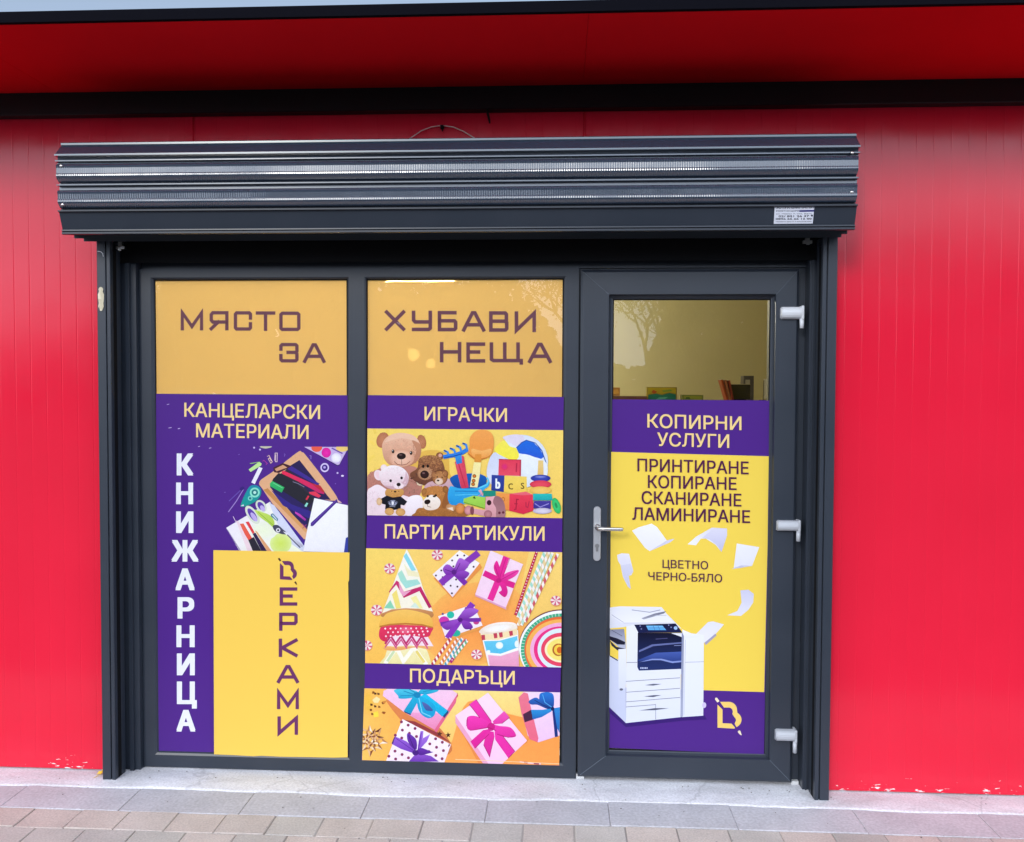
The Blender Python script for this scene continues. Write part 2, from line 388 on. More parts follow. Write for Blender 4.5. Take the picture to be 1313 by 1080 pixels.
    def text(s, body, x0, y0, x1, y1, cap, c, weight=0.0):
        """one line of lettering from baseline point (x0,y0) to (x1,y1), capitals `cap` high"""
        cu = bpy.data.curves.new('lettering', 'FONT'); cu.body = body; cu.size = 1; cu.resolution_u = 4; cu.fill_mode = 'NONE'
        ob = bpy.data.objects.new('lettering', cu); COL.objects.link(ob)
        me = ob.evaluated_get(bpy.context.evaluated_depsgraph_get()).to_mesh()
        vs = [(v.co.x, v.co.y) for v in me.vertices]; ed = [tuple(e.vertices) for e in me.edges]
        ob.to_mesh_clear(); bpy.data.objects.remove(ob); bpy.data.curves.remove(cu)
        xa, xb = min(v[0] for v in vs), max(v[0] for v in vs); col = ink(c); d = weight*cap/0.728
        # group outline edges by letter (overlapping x ranges), then fill each letter band by band with the non-zero rule
        par = list(range(len(vs)))
        def root(i):
            while par[i] != i: i = par[i]
            return i
        for i, j in ed: par[root(i)] = root(j)
        loops = {}
        for e in ed: loops.setdefault(root(e[0]), []).append(e)
        sp = sorted(((min(vs[i][0] for e in l for i in e), max(vs[i][0] for e in l for i in e), l) for l in loops.values()), key=lambda q: q[:2]); letters = []
        for x0_, x1_, l in sp:
            if letters and x0_ < letters[-1][0]-0.004: letters[-1][0] = max(letters[-1][0], x1_); letters[-1][1] += l
            else: letters.append([x1_, list(l)])
        quads = []
        for _, es in letters:
            ys = sorted({round(vs[i][1], 4) for e in es for i in e}); yy = [ys[0]]
            for y_ in ys[1:]:
                if y_-yy[-1] > 0.006 or y_ == ys[-1]: yy.append(y_)
            for ya, yb in zip(yy[:-1], yy[1:]):
                ym = (ya+yb)/2; cr = []
                for i, j in es:
                    (x1_, y1_), (x2_, y2_) = vs[i], vs[j]
                    if (y1_ <= ym) != (y2_ <= ym):
                        fx = lambda y_: x1_+(x2_-x1_)*(max(min(y_, max(y1_, y2_)), min(y1_, y2_))-y1_)/(y2_-y1_)
                        cr.append((fx(ym), fx(ya), fx(yb), 1 if y2_ > y1_ else -1))
                cr.sort(); wn = 0
                for k in range(len(cr)):
                    if wn == 0: st0 = cr[k]
                    wn += cr[k][3]
                    if wn == 0: quads.append(((st0[1], ya), (cr[k][1], ya), (cr[k][2], yb), (st0[2], yb)))
        shifts = [(0, 0)] if d <= 0 else [(-d, -d*.7), (d, -d*.7), (-d, d*.7), (d, d*.7)]
        for sx, sy in shifts:                     # weight is built from slightly shifted copies
            for q in quads:
                o_ = []
                for x, y in q:
                    t = (x-xa)/(xb-xa); o_.append((x0+d+(x1-x0-2*d)*t+sx, y0+(y1-y0)*t-d*.7-(cap-1.4*d)*y/0.728+sy, col))
                s._tri(o_)
            s.n += 1
        return s
    def build(s, name, parent, material=None): return s.mb.build(name, material or M['photo' if name == 'picture' else 'print'], parent, colour=True)
TUBE, BULB = 1500.0, 11.0

# ------------------------------------------------------------------ ground
WALL = -0.055                    # front face of the red wall
gm = varied('dark_unseen_road', (0.045, 0.045, 0.045), (0.065, 0.063, 0.06), 0.8, 0.85)  # unseen road beyond the pavers, made dark to limit bounce onto the soffit
tag(MB().add([(-90, -90, -0.02), (90, -90, -0.02), (90, 90, -0.02), (-90, 90, -0.02)], [(0, 1, 2, 3)]).build('ground', gm), kind='structure')
def stone_mat(name, k0, k1, grain=140, bmp=0.25):
    m = print_mat(name, 0.8); nt = m.node_tree; P = nt.nodes['Principled BSDF']
    a = [n for n in nt.nodes if n.type == 'ATTRIBUTE'][0]
    n1 = noise_node(m, 6, 8); r1 = ramp(m, n1.outputs['Fac'], [(0.25, k0), (0.75, k1)])
    n2 = noise_node(m, grain, 3); r2 = ramp(m, n2.outputs['Fac'], [(0.3, 0.82), (0.7, 1.08)])
    m1 = nt.nodes.new('ShaderNodeMix'); m1.data_type = 'RGBA'; m1.blend_type = 'MULTIPLY'; m1.inputs['Factor'].default_value = 1
    m2 = nt.nodes.new('ShaderNodeMix'); m2.data_type = 'RGBA'; m2.blend_type = 'MULTIPLY'; m2.inputs['Factor'].default_value = 1
    nt.links.new(a.outputs['Color'], m1.inputs['A']); nt.links.new(r1.outputs['Color'], m1.inputs['B'])
    nt.links.new(m1.outputs['Result'], m2.inputs['A']); nt.links.new(r2.outputs['Color'], m2.inputs['B'])
    nt.links.new(m2.outputs['Result'], P.inputs['Base Color']); bump(m, n2.outputs['Fac'], bmp, 0.004)
    return m
M['stone'] = stone_mat('paving_stone', 0.86, 1.06)
def block(mb, x0, x1, y0, y1, z, bev, c, tilt=0.0):
    b = bev; dz = [R.uniform(-tilt, tilt) for _ in range(4)]
    j = lambda: R.uniform(-0.0012, 0.0012)
    q = [(x0, y0), (x1, y0), (x1, y1), (x0, y1)]; i = [(x0+b+j(), y0+b+j()), (x1-b+j(), y0+b+j()), (x1-b+j(), y1-b+j()), (x0+b+j(), y1-b+j())]
    vs = [(x, y, z-0.03) for x, y in q]+[(x, y, z-b*0.7+dz[k]) for k, (x, y) in enumerate(q)]+[(x, y, z+dz[k]) for k, (x, y) in enumerate(i)]
    mb.col = c
    mb.add(vs, [(8, 9, 10, 11)]+[(4+k, 4+(k+1) % 4, 8+(k+1) % 4, 8+k) for k in range(4)]+[(k, (k+1) % 4, 4+(k+1) % 4, 4+k) for k in range(4)])
# pavers, laid in running bond
pv = MB(); y = -0.388; row = 0
tones = [(0.49, 0.435, 0.415), (0.47, 0.425, 0.41), (0.445, 0.42, 0.41), (0.43, 0.41, 0.395), (0.505, 0.44, 0.415), (0.46, 0.43, 0.415)]
while y > -1.15:
    k0 = -26; off = -0.304+(0.094 if row % 2 else 0.0)+R.uniform(-.006, .006)
    for k in range(k0, 30):
        x = off+0.188*k; t = R.choice(tones); f = R.uniform(0.96, 1.04)
        g = R.uniform(0.0012, 0.0035)
        block(pv, x+g, x+0.188-g, y-0.140+g, y-g, R.uniform(-0.0012, 0.0012), 0.003, (t[0]*f*1.16, t[1]*f*1.17, t[2]*f*1.13, 1), 0.0012)
    y -= 0.141; row += 1
tag(pv.build('pavement', M['stone'], colour=True), kind='structure')
tag(MB().add([(-6, -1.20, -0.0042), (6.2, -1.20, -0.0042), (6.2, 0.0, -0.0042), (-6, 0.0, -0.0042)], [(0, 1, 2, 3)]).build('pavement_joint_sand', mat('joint_sand', (0.36, 0.335, 0.315), 0.95)), kind='structure')
# kerb slabs along the sill
kb = MB()
for k in range(-12, 13):
    x = 0.205+0.47*k; f = R.uniform(0.94, 1.05); g = R.uniform(0.0008, 0.0018)
    block(kb, x+g, x+0.47-g, -0.386, -0.200, R.uniform(-0.001, 0.001), 0.0025, (0.54*f, 0.54*f, 0.58*f, 1), 0.001)
tag(kb.build('kerb', stone_mat('kerb_concrete', 0.85, 1.07, 90), colour=True), kind='structure')
# rough trowelled concrete sill in front of the shop, its front edge uneven
def concrete_material():
    m = mat('sill_concrete', (0.5, 0.5, 0.52), 0.85); nt = m.node_tree; P = nt.nodes['Principled BSDF']
    n1 = noise_node(m, 3.0, 7, mapscale=(1, 2.5, 1)); r1 = ramp(m, n1.outputs['Fac'], [(0.28, (0.54, 0.54, 0.56)), (0.5, (0.68, 0.68, 0.72)), (0.72, (0.79, 0.80, 0.84))])
    n2 = noise_node(m, 120, 4); r2 = ramp(m, n2.outputs['Fac'], [(0.30, 0.80), (0.65, 1.05)])
    # hairline cracks
    v = nt.nodes.new('ShaderNodeTexVoronoi'); v.feature = 'DISTANCE_TO_EDGE'; v.inputs['Scale'].default_value = 1.1
    tcn = nt.nodes.new('ShaderNodeTexCoord'); nd = noise_node(m, 5, 4)
    mxv = nt.nodes.new('ShaderNodeMix'); mxv.data_type = 'RGBA'; mxv.inputs['Factor'].default_value = 0.12
    nt.links.new(tcn.outputs['Object'], mxv.inputs['A']); nt.links.new(nd.outputs['Color'], mxv.inputs['B']); nt.links.new(mxv.outputs['Result'], v.inputs['Vector'])
    rc = ramp(m, v.outputs['Distance'], [(0.0, 0.78), (0.004, 1.0)])
    cur = r1.outputs['Color']
    for s in (r2.outputs['Color'], rc.outputs['Color']):
        q = nt.nodes.new('ShaderNodeMix'); q.data_type = 'RGBA'; q.blend_type = 'MULTIPLY'; q.inputs['Factor'].default_value = 1
        nt.links.new(cur, q.inputs['A']); nt.links.new(s, q.inputs['B']); cur = q.outputs['Result']
    nt.links.new(cur, P.inputs['Base Color'])
    n3 = noise_node(m, 14, 8); bump(m, n3.outputs['Fac'], 0.5, 0.012); return m
M['concrete'] = concrete_material()
st = MB(); xs = [-5.5+0.05*i for i in range(231)]
rows = []
for x in xs:
    e = -0.207+0.006*math.sin(x*3.1)+0.004*math.sin(x*11.7+1)+R.uniform(-.003, .003)
    rows.append([(x, 0.30, 0.0), (x, -0.02, 0.0), (x, -0.10, 0.001+R.uniform(-.0012, .0012)), (x, e+0.012, 0.0035), (x, e, 0.0005), (x, e-0.002, -0.02)])
st.smooth = True
st.add([p for r in rows for p in r], [(i*6+j, (i+1)*6+j, (i+1)*6+j+1, i*6+j+1) for i in range(len(xs)-1) for j in range(5)])
tag(st.build('concrete_sill', M['concrete']), kind='structure')

# ------------------------------------------------------------------ shop building
OX0, OX1, OTOP = -1.845, 1.052, 0.66+EYE       # wall opening
SOFF = 1.219+EYE; EDGE = -0.757                 # roof overhang
shop = empty('shop_building', (0, 0, 0), 'low red panel clad shop with a deep dark edged roof overhang above the shutter', 'building')
def ribbed(mb, x0, x1, z0, z1, seams=()):
    """upright red panel with shallow grooves 66 mm apart, extruded upward"""
    xs = [(x0, WALL)]; p = 0.0668; k = math.ceil((x0+0.012)/p)
    ev = []
    while k*p < x1-0.012: ev.append((k*p, 0.0012, 0.0006)); k += 1
    for s_ in seams:
        if x0 < s_ < x1: ev = [e for e in ev if abs(e[0]-s_) > 0.03]+[(s_, 0.004, 0.008)]
    for c, h, d in sorted(ev):
        xs += [(c-h-0.0022, WALL), (c-h*0.5, WALL+d*0.8), (c+h*0.5, WALL+d*0.8), (c+h+0.0022, WALL)]
    xs.append((x1, WALL))
    mb.prism_z(xs, z0, z1, closed=False)
    mb.add([(x0, WALL, z0), (x1, WALL, z0), (x1, WALL+0.06, z0), (x0, WALL+0.06, z0)], [(0, 1, 2, 3)])
SEAMS = (-1.86, -0.02, 1.90, -3.7, 3.7)
wl = MB()
ribbed(wl, -6.0, OX0, 0.006, OTOP); ribbed(wl, OX1, 6.2, 0.006, OTOP); ribbed(wl, -6.0, 6.2, OTOP, SOFF+0.1, (-1.50, 0.10))
wall = wl.build('facade_wall', M['red'], shop)
rv = MB()                                        # cut edges of the opening and the rest of the shell
rv.box(OX0-0.03, OX0, WALL+0.006, 0.22, 0.006, OTOP); rv.box(OX1, OX1+0.03, WALL+0.006, 0.22, 0.006, OTOP); rv.box(OX0, OX1, WALL+0.006, 0.22, OTOP+0.001, OTOP+0.03)
rv.build('opening_lining', M['dark'], shop)
sh = MB(); sh.box(-6.0, -5.9, 0.04, 6.0, 0, SOFF+0.1); sh.box(6.1, 6.2, 0.04, 6.0, 0, SOFF+0.1); sh.box(-5.9, 6.1, 5.9, 6.0, 0, SOFF+0.1)
sh.build('outer_wall', M['red'], shop)
sf = MB()                                        # red underside of the overhang: panels butted with thin joints
xs = [-7.0, -4.2, -2.05, 0.092, 2.24, 4.4, 7.2]
for a, b in zip(xs[:-1], xs[1:]): sf.box(a+0.0005, b-0.0005, EDGE, 6.3, SOFF, SOFF+0.022)
sf.build('soffit', M['soffit'], shop)
rf = MB(); rf.prism_x([(EDGE, SOFF+0.0225), (6.3, SOFF+0.0225), (6.3, SOFF+0.25), (EDGE+0.05, SOFF+0.035)], -7.0, 7.2)
rf.build('roof', M['trim'], shop)
tr = MB(); tr.prism_x([(EDGE-0.006, SOFF-0.004), (EDGE+0.012, SOFF-0.004), (EDGE+0.012, SOFF+0.0), (EDGE-0.0015, SOFF+0.0), (EDGE-0.0015, SOFF+0.031), (EDGE-0.006, SOFF+0.031)], -7.0, 7.2)
tr.build('roof_edge_trim', M['trim'], shop)
fl = MB(); fl.prism_x([(WALL-0.001, 1.128+EYE), (-0.100, 1.128+EYE), (-0.103, 1.131+EYE), (-0.103, SOFF-0.001), (WALL-0.001, SOFF-0.001)], -6.0, 6.2)
fl.build('wall_flashing', M['black'], shop)
# room behind the glass
rm = varied('olive_cream_paint', (0.49, 0.425, 0.20), (0.53, 0.46, 0.225), 1.5, 0.7)
ro = MB(); X0, X1, Y0, Y1, Z1 = -2.6, 2.4, 0.23, 3.9, 2.62
ro.add([(X0, Y1, 0), (X1, Y1, 0), (X1, Y1, Z1), (X0, Y1, Z1), (X0, Y0, 0), (X0, Y0, Z1), (X1, Y0, 0), (X1, Y0, Z1)], [(0, 1, 2, 3), (4, 0, 3, 5), (1, 6, 7, 2)])
ro.add([(OX0-0.03, Y0, 0), (X0, Y0, 0), (X0, Y0, Z1), (OX0-0.03, Y0, Z1), (OX1+0.03, Y0, 0), (X1, Y0, 0), (X1, Y0, Z1), (OX1+0.03, Y0, Z1), (OX0-.03, Y0, OTOP+.03), (OX1+.03, Y0, OTOP+.03)], [(0, 1, 2, 3), (4, 5, 6, 7), (3, 8, 9, 7)])
ro.build('interior_wall', rm, shop)
MB().add([(X0, Y0, Z1), (X1, Y0, Z1), (X1, Y1, Z1), (X0, Y1, Z1)], [(0, 1, 2, 3)]).build('interior_ceiling', mat('ceiling_paint', (0.7, 0.68, 0.6), 0.8), shop)
MB().add([(X0, 0.30, 0.004), (X1, 0.30, 0.004), (X1, Y1, 0.004), (X0, Y1, 0.004)], [(0, 1, 2, 3)]).build('interior_floor', varied('floor_tile', (0.28, 0.25, 0.21), (0.34, 0.31, 0.27), 2.0, 0.4), shop)

# ------------------------------------------------------------------ roller shutter
BX0, BX1 = -1.922, 1.090
shutter = empty('roller_shutter', ((BX0+BX1)/2, WALL, 0.60+EYE), 'anthracite roller shutter box with ridged slatted front, rolled up above the window and door', 'roller shutter')
def zb(py):                                       # height of a row read at the left end of the box
    for (p0, z0), (p1, z1) in zip([(183, .961), (200, .899), (275, .689), (303, .609)], [(200, .899), (275, .689), (303, .609), (310, .59)]):
        if py <= p1: return EYE+z0+(z1-z0)*(py-p0)/(p1-p0)
top = [(183, -.288), (184, -.2935), (186, -.2935), (186.6, -.290), (198, -.331), (198.8, -.339), (200.8, -.339), (201.4, -.316), (205.8, -.314), (206.4, -.334), (208, -.334), (208.8, -.318), (210, -.318)]
slat1 = [(210, -.318), (211, -.329), (212.4, -.336), (214.2, -.3385), (216, -.3370), (217.2, -.3365), (224.6, -.3365), (226, -.3380), (228, -.3385), (230, -.3360), (232, -.3310), (234.5, -.323), (236, -.312)]
mid = [(236, -.308), (238.2, -.308), (238.6, -.326), (239.8, -.326), (240.2, -.306), (245, -.306)]
slat2 = [(245, -.307), (246, -.322), (247.6, -.3300), (249.3, -.3318), (251, -.3302), (252, -.3298), (258.4, -.3285), (260, -.3300), (262.4, -.3302), (264.4, -.3270), (266.5, -.3210), (269, -.314), (270, -.306)]
low = [(270, -.300), (272.4, -.300), (273, -.321), (274.6, -.321), (275.4, -.310), (296.6, -.289), (297.4, -.295), (299, -.2955), (299.8, -.290), (300.6, -.2945), (303, -.2945), (303.4, -.286)]
P_ = lambda l: [(y, zb(p)) for p, y in l]
zt, zl = zb(183), EYE+0.607
MB().prism_x(P_(top)+[(WALL-0.002, zb(210)), (WALL-0.002, zt)], BX0, BX1).build('upper_cover', M['gloss_dark'], shutter)
for s_ in (slat1, slat2):
    MB().prism_x(P_(s_)+[(-0.27, zb(s_[-1][0])), (-0.27, zb(s_[0][0]))], BX0+0.006, BX1-0.006).build('slat', M['emboss'], shutter)
MB().prism_x(P_(mid)+[(-0.27, zb(245)), (-0.27, zb(236))], BX0, BX1).build('joint_lip', M['gloss_dark'], shutter)
under = [(-.286, zl), (-.210, EYE+.620), (-.208, EYE+.607), (-.142, EYE+.620), (-.140, EYE+.607), (-.076, EYE+.618), (-.076, zb(270))]
sl_ = MB(); sl_.box(-1.842, 1.049, -0.053, -0.046, 0.534+EYE, 0.656+EYE)  # black panel standing in for the shade inside the open curtain slot
sl_.build('slot_shade_panel', M['rubber'], shutter)
MB().prism_x(P_(low)[:-1]+under, BX0, BX1).build('lower_cover', M['dark'], shutter)
for x0, x1 in ((BX0+0.002, BX0+0.0055), (BX1-0.0055, BX1-0.002)):
    pr = [(-.318, zb(211)), (-.3, zb(240)), (-.305, zb(269)), (WALL-.003, zb(269)), (WALL-.003, zb(211))]
    MB().prism_x(pr, x0, x1).build('end_plate', M['dark'], shutter)
for px, py, yy in ((78, 212.8, -.3385), (80, 262.5, -.3305), (1093, 196, -.3385), (1092.5, 246.5, -.3305)):
    p = at(px, py, yy); MB().ball((p.x, yy, p.z), 0.0055, 1.25, 0.5, 1, 10).build('screw', M['steel'], shutter, smooth=True)
for px, py in ((155, 317.5), (1035, 310)):
    p = at(px, py, -0.10); p.z -= 0.003; c = MB(); c.box(p.x-.018, p.x+.018, -.108, -.092, p.z-.005, p.z+.007, 0.001); c.box(p.x-.008, p.x+.008, -.1075, -.0925, p.z+.0072, EYE+.611); c.box(p.x-.006, p.x+.006, -.112, -.1085, p.z-.011, p.z-.0065)
    c.build('end_stop', M['steel'], shutter)
# guide rails
def rail(x_out, sgn):
    g = lambda a: x_out+sgn*a
    o = MB(); q = [(g(0), WALL-.001), (g(0), -.137), (g(.003), -.140), (g(.0345), -.140), (g(.0365), -.138), (g(.0365), -.130), (g(.041), -.130), (g(.041), -.139), (g(.043), -.141), (g(.0545), -.141), (g(.0565), -.139), (g(.0565), -.118), (g(.046), -.118), (g(.046), -.09), (g(.0565), -.09), (g(.0565), -.058), (g(.03), -.0562)]
    if sgn < 0: q = q[::-1]
    o.prism_z(q, 0.0, zl+0.004); return o
for x_out, sgn in ((-1.8705, 1), (1.0785, -1)):
    r_ = rail(x_out, sgn).build('guide_rail', M['dark'], shutter)
    a, b = (x_out+sgn*.0445, x_out+sgn*.0455)
    br = MB(); br.box(min(x_out+sgn*.052, x_out+sgn*.0565), max(x_out+sgn*.052, x_out+sgn*.0565), -.117, -.091, 0.0, zl-0.03); br.build('brush_seal', M['rubber'], r_)
    if sgn > 0:  # pale patch and curl added in the shape and colour of a glint
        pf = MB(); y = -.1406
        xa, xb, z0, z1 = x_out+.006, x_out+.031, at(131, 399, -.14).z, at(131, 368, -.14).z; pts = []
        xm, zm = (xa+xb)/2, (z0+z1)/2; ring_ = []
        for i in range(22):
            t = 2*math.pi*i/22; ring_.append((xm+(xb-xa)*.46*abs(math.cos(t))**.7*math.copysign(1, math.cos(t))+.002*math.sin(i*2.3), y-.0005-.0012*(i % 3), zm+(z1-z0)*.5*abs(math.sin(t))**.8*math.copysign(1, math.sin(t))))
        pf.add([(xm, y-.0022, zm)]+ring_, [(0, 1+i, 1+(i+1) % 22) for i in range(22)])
        pf.build('glint_patch', mat('glint_yellowish', (0.55, 0.50, 0.36), 0.3), r_)['label'] = 'yellowish patch shaped as a glint on the left guide rail'
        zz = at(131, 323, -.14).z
        MB().tube([(x_out+.006, -.1405, zz+.002), (x_out+.02, -.1415, zz), (x_out+.028, -.1415, zz-.008), (x_out+.030, -.1410, zz-.020)], 0.0016, 6).build('glint_curl', mat('glint_pale', (0.7, 0.72, 0.74), 0.2), r_)  # pale curl drawn as the bright upper end of the glint
# installer's sticker on the lower cover
def box_plane(px, py):                            # point on the sloping lower face of the box
    d = ray(px, py); n = Vector((0, zb(296.6)-zb(275.4), -(-.289+.310))); n = Vector((0, n.y, n.z)); p0 = Vector((0, -.310, zb(275.4)))
    a, b = Vector((1, 0, 0)), Vector((0, -.289+.310, zb(296.6)-zb(275.4))); nn = a.cross(b); nn.normalize()
    if nn.y > 0: nn = -nn
    t = (p0-CAM).dot(nn)/d.dot(nn); return CAM+d*t, nn
class BoxArt(Art):
    def _tri(s, tri):
        k = 0.0004+s.n*4e-5; o = []
        for p in tri: q, nn = box_plane(p[0], p[1]); o.append(q+nn*k)
        s.mb.add(o, [tuple(range(len(o)))], [p[2] for p in tri])
bs = BoxArt(0); bs.T(980, 255, 16.41)
bs.T(980, 255.9, 16.6); bs.poly([(222, 125), (1068, 122), (1030, 512), (200, 520)], 'EEF2FF')
stk = bs.build('installer_sticker', shutter); stk['label'] = 'small white installer sticker with dark lettering and a blue stripe'
bl = BoxArt(0); bl.T(980, 255, 16.41); bl.n = 2
bl.poly([(735, 240), (1052, 236), (1046, 272), (738, 276)], '1E1A7C')
def st_(t, x0, y0, x1, y1, cap, c): bl.text(t, 980+x0/16.41, 255+y0/16.41, 980+x1/16.41, 255+y1/16.41, cap/16.41, c, 0.02)
st_('АЛУКЪМПАНИ', 255, 212, 1035, 200, 56, '2A2A44'); st_('РОЛЕТНИ ЩОРИ', 250, 275, 728, 268, 30, '4A4A66')
st_('ул. Невен 7, тел. факс', 245, 326, 1000, 322, 18, '55556A'); st_('02/ 821 26 37', 300, 388, 940, 382, 40, '26263A')
st_('0896 66 66 12 00', 240, 440, 995, 436, 34, '26263A'); st_('гаражни врати и автоматика', 240, 488, 990, 484, 18, '7A7A8C')
bl.ell(1000, 352, 20, 20, '33334A'); bl.build('lettering', stk)

# ------------------------------------------------------------------ shop window (fixed frame + two panes) and door
FRONT = -0.012                                    # front of the frame; the panes lie at y = 0
ax, bx, cx_, dx_, ex, gx = -1.697, -0.876, -0.795, 0.0205, 0.222, 0.859
ztop, zbot = 0.470+EYE, -1.536+EYE
JT, FB = 0.512+EYE, 0.004                         # joint below the header, foot of the frame
win = empty('shop_window', ((ax+dx_)/2, 0.0, 0.0), 'fixed two pane shop window with yellow top film and purple advertising posters, left of the door', 'window')
fr = MB()
PROF = [(0.0, 0.06), (0.0, -0.010), (0.03, FRONT), (0.80, FRONT), (0.93, FRONT+.004), (1.0, FRONT+.010), (1.0, 0.06)]
mid1 = (bx+cx_)/2
fr.ring2((-1.757, mid1, FB, JT), (ax, bx, zbot, ztop), [(0, .06)]+[(0, FRONT)]+PROF[3:])
fr.ring2((mid1, 0.083, FB, JT), (cx_, dx_, zbot, ztop), [(0, .06)]+[(0, FRONT)]+PROF[3:])
fr.ring2((0.0875, 1.000, FB, JT), (0.150, 0.925, FB+0.03, JT-.03), [(0, .07), (0, 0.014), (0.9, 0.014), (1, 0.02), (1, 0.07)])
fr.box(-1.845, -1.760, -0.036, 0.07, 0.0, OTOP-0.012); fr.box(-1.800, -1.783, -0.048, -0.0362, 0.0, OTOP-0.02)
fr.box(0.0822, 0.0895, 0.022, 0.06, 0.0, JT); fr.box(-1.7595, -1.7575, -0.010, 0.07, 0.0, JT)
fr.box(1.0002, 1.0505, -0.046, 0.07, 0.0, OTOP-0.012); fr.box(1.010, 1.016, -0.052, -0.0462, 0.0, OTOP-0.02)
fr.box(-1.757, 1.0, 0.004, 0.07, JT+0.0015, 0.533+EYE); fr.box(-1.757, 1.0, 0.006, 0.07, 0.5332+EYE, 0.645+EYE)
frame = fr.build('window_frame', M['dark'], win)
th = MB(); th.box(0.084, 0.999, 0.016, 0.075, 0.0, 0.016, .002); th.box(0.084, 0.118, -0.006, 0.012, 0.0, 0.020, .001); th.box(0.968, 0.998, -0.004, 0.0155, 0.0, 0.014, .001)
th.build('threshold', mat('pale_threshold', (0.62, 0.63, 0.64), 0.5), frame)
gk = MB()
for x0, x1, z0, z1 in ((ax, bx, zbot, ztop), (cx_, dx_, zbot, ztop)):
    gk.ring2((x0, x1, z0, z1), (x0+.004, x1-.004, z0+.004, z1-.004), [(0, 0.0), (0.3, -.0012), (1, -.0012), (1, 0.0005)])
gk.build('gasket', M['rubber'], win)
for x0, x1 in ((ax, bx), (cx_, dx_)):
    MB().add([(x0, 0, zbot), (x1, 0, zbot), (x1, 0, ztop), (x0, 0, ztop)], [(0, 1, 2, 3)]).build('glass_pane', M['glass'], win)

def band(py0l, py0r, py1l, py1r, x0, x1): return [(x0, py0l), (x1, py0r), (x1, py1r), (x0, py1l)]
PUR, GOLD, INK = '52288C', 'FFDE98', '561F4C'
# --- lettering of the yellow top film: square capitals drawn as strokes
GL_ = {
 'М': [[(0, 1), (0, 0), (.5, .86), (1, 0), (1, 1)]],
 'Я': [[(1, 1), (1, 0), (.1, 0), (0, .12), (0, .46), (.1, .58), (1, .58)], [(.45, .58), (0, 1)]],
 'С': [[(1, .32), (1, .08), (.92, 0), (.08, 0), (0, .08), (0, .92), (.08, 1), (.92, 1), (1, .92), (1, .68)]],
 'Т': [[(-.0, 0), (1, 0)], [(.5, 0), (.5, 1)]],
 'О': [[(.08, 0), (.92, 0), (1, .08), (1, .92), (.92, 1), (.08, 1), (0, .92), (0, .08), 'c']],
 'З': [[(0, .28), (0, .08), (.08, 0), (.92, 0), (1, .08), (1, .4), (.92, .48), (.45, .48)], [(.92, .48), (1, .58), (1, .92), (.92, 1), (.08, 1), (0, .92), (0, .68)]],
 'А': [[(0, 1), (.44, 0), (.56, 0), (1, 1)], [(.2, .70), (.8, .70)]],
 'Х': [[(0, 0), (1, 1)], [(1, 0), (0, 1)]],
 'У': [[(0, 0), (0, .46), (.1, .56), (1, .56)], [(1, 0), (1, .92), (.9, 1), (0, 1)]],
 'Б': [[(.95, 0), (0, 0), (0, 1), (.92, 1), (1, .92), (1, .56), (.92, .48), (0, .48)]],
 'В': [[(0, 0), (.9, 0), (.98, .08), (.98, .40), (.9, .48), (0, .48)], [(0, 0), (0, 1), (.92, 1), (1, .92), (1, .56), (.9, .48)]],
 'И': [[(0, 0), (0, 1), (1, 0), (1, 1)]],
 'Н': [[(0, 0), (0, 1)], [(1, 0), (1, 1)], [(0, .48), (1, .48)]],
 'Е': [[(1, 0), (0, 0), (0, 1), (1, 1)], [(0, .47), (.68, .47)]],
 'Щ': [[(0, 0), (0, .92), (.08, 1), (1.12, 1), (1.12, 1.14)], [(.5, 0), (.5, 1)], [(1, 0), (1, 1)]],
 'Р': [[(0, 1), (0, 0), (.92, 0), (1, .08), (1, .52), (.92, .62), (0, .62)]],
 'К': [[(0, 0), (0, 1)], [(1, 0), (.12, .5), (1, 1)]],
}
def techno(a, ch, x0, y0, x1, y1, t, c):
    w_, h_ = x1-x0-t, y1-y0-t
    for s_ in GL_[ch]:
        cl = s_[-1] == 'c'; q = s_[:-1] if cl else s_
        pts = [(x0+t/2+u*w_, y0+t/2+v*h_) for u, v in q]
        if not cl:                                # square off the open ends
            for e, f in ((0, 1), (-1, -2)):
                d = Vector((pts[e][0]-pts[f][0], pts[e][1]-pts[f][1])); d.normalize(); pts[e] = (pts[e][0]+d.x*t/2, pts[e][1]+d.y*t/2)
        a.stroke(pts, t, c, cl)
FY = 0.0022                                       # film on the inner face of the panes
FILM, FTXT = (0.95, 0.65, 0.26, 1), (0.30, 0.12, 0.19, 1)
f1 = Art(FY); f1.poly([(196, 355), (449, 355.5), (449.5, 507), (196, 505)], FILM)
o1 = f1.build('top_film', win, M['film'])
f2 = Art(FY); f2.poly([(467, 356), (727, 355.5), (726, 509.5), (468, 507.5)], FILM)
o2 = f2.build('top_film', win, M['film'])
l1 = Art(FY-.0008); l1.T(220, 385, 5.71)
for ch, x0, x1, y0, y1 in (('М', 66, 232, 80, 222), ('Я', 278, 417, 80, 222), ('С', 455, 590, 81, 224), ('Т', 616, 760, 82, 226), ('О', 788, 944, 84, 227), ('З', 788, 930, 313, 457), ('А', 962, 1127, 315, 460)):
    techno(l1, ch, x0, y0, x1, y1, 25, FTXT)
l1.build('lettering', o1)
l2 = Art(FY-.0008); l2.T(480, 385, 5.359)
for ch, x0, x1, y0, y1 in (('Х', 72, 212, 70, 211), ('У', 257, 397, 72, 214), ('Б', 435, 571, 74, 215), ('А', 602, 763, 75, 217), ('В', 788, 922, 76, 218), ('И', 964, 1111, 77, 220), ('Н', 450, 598, 288, 428), ('Е', 632, 762, 290, 430), ('Щ', 792, 1000, 290, 428), ('А', 1055, 1220, 292, 433)):
    techno(l2, ch, x0, y0, x1, y1, 25, FTXT)
l2.build('lettering', o2)

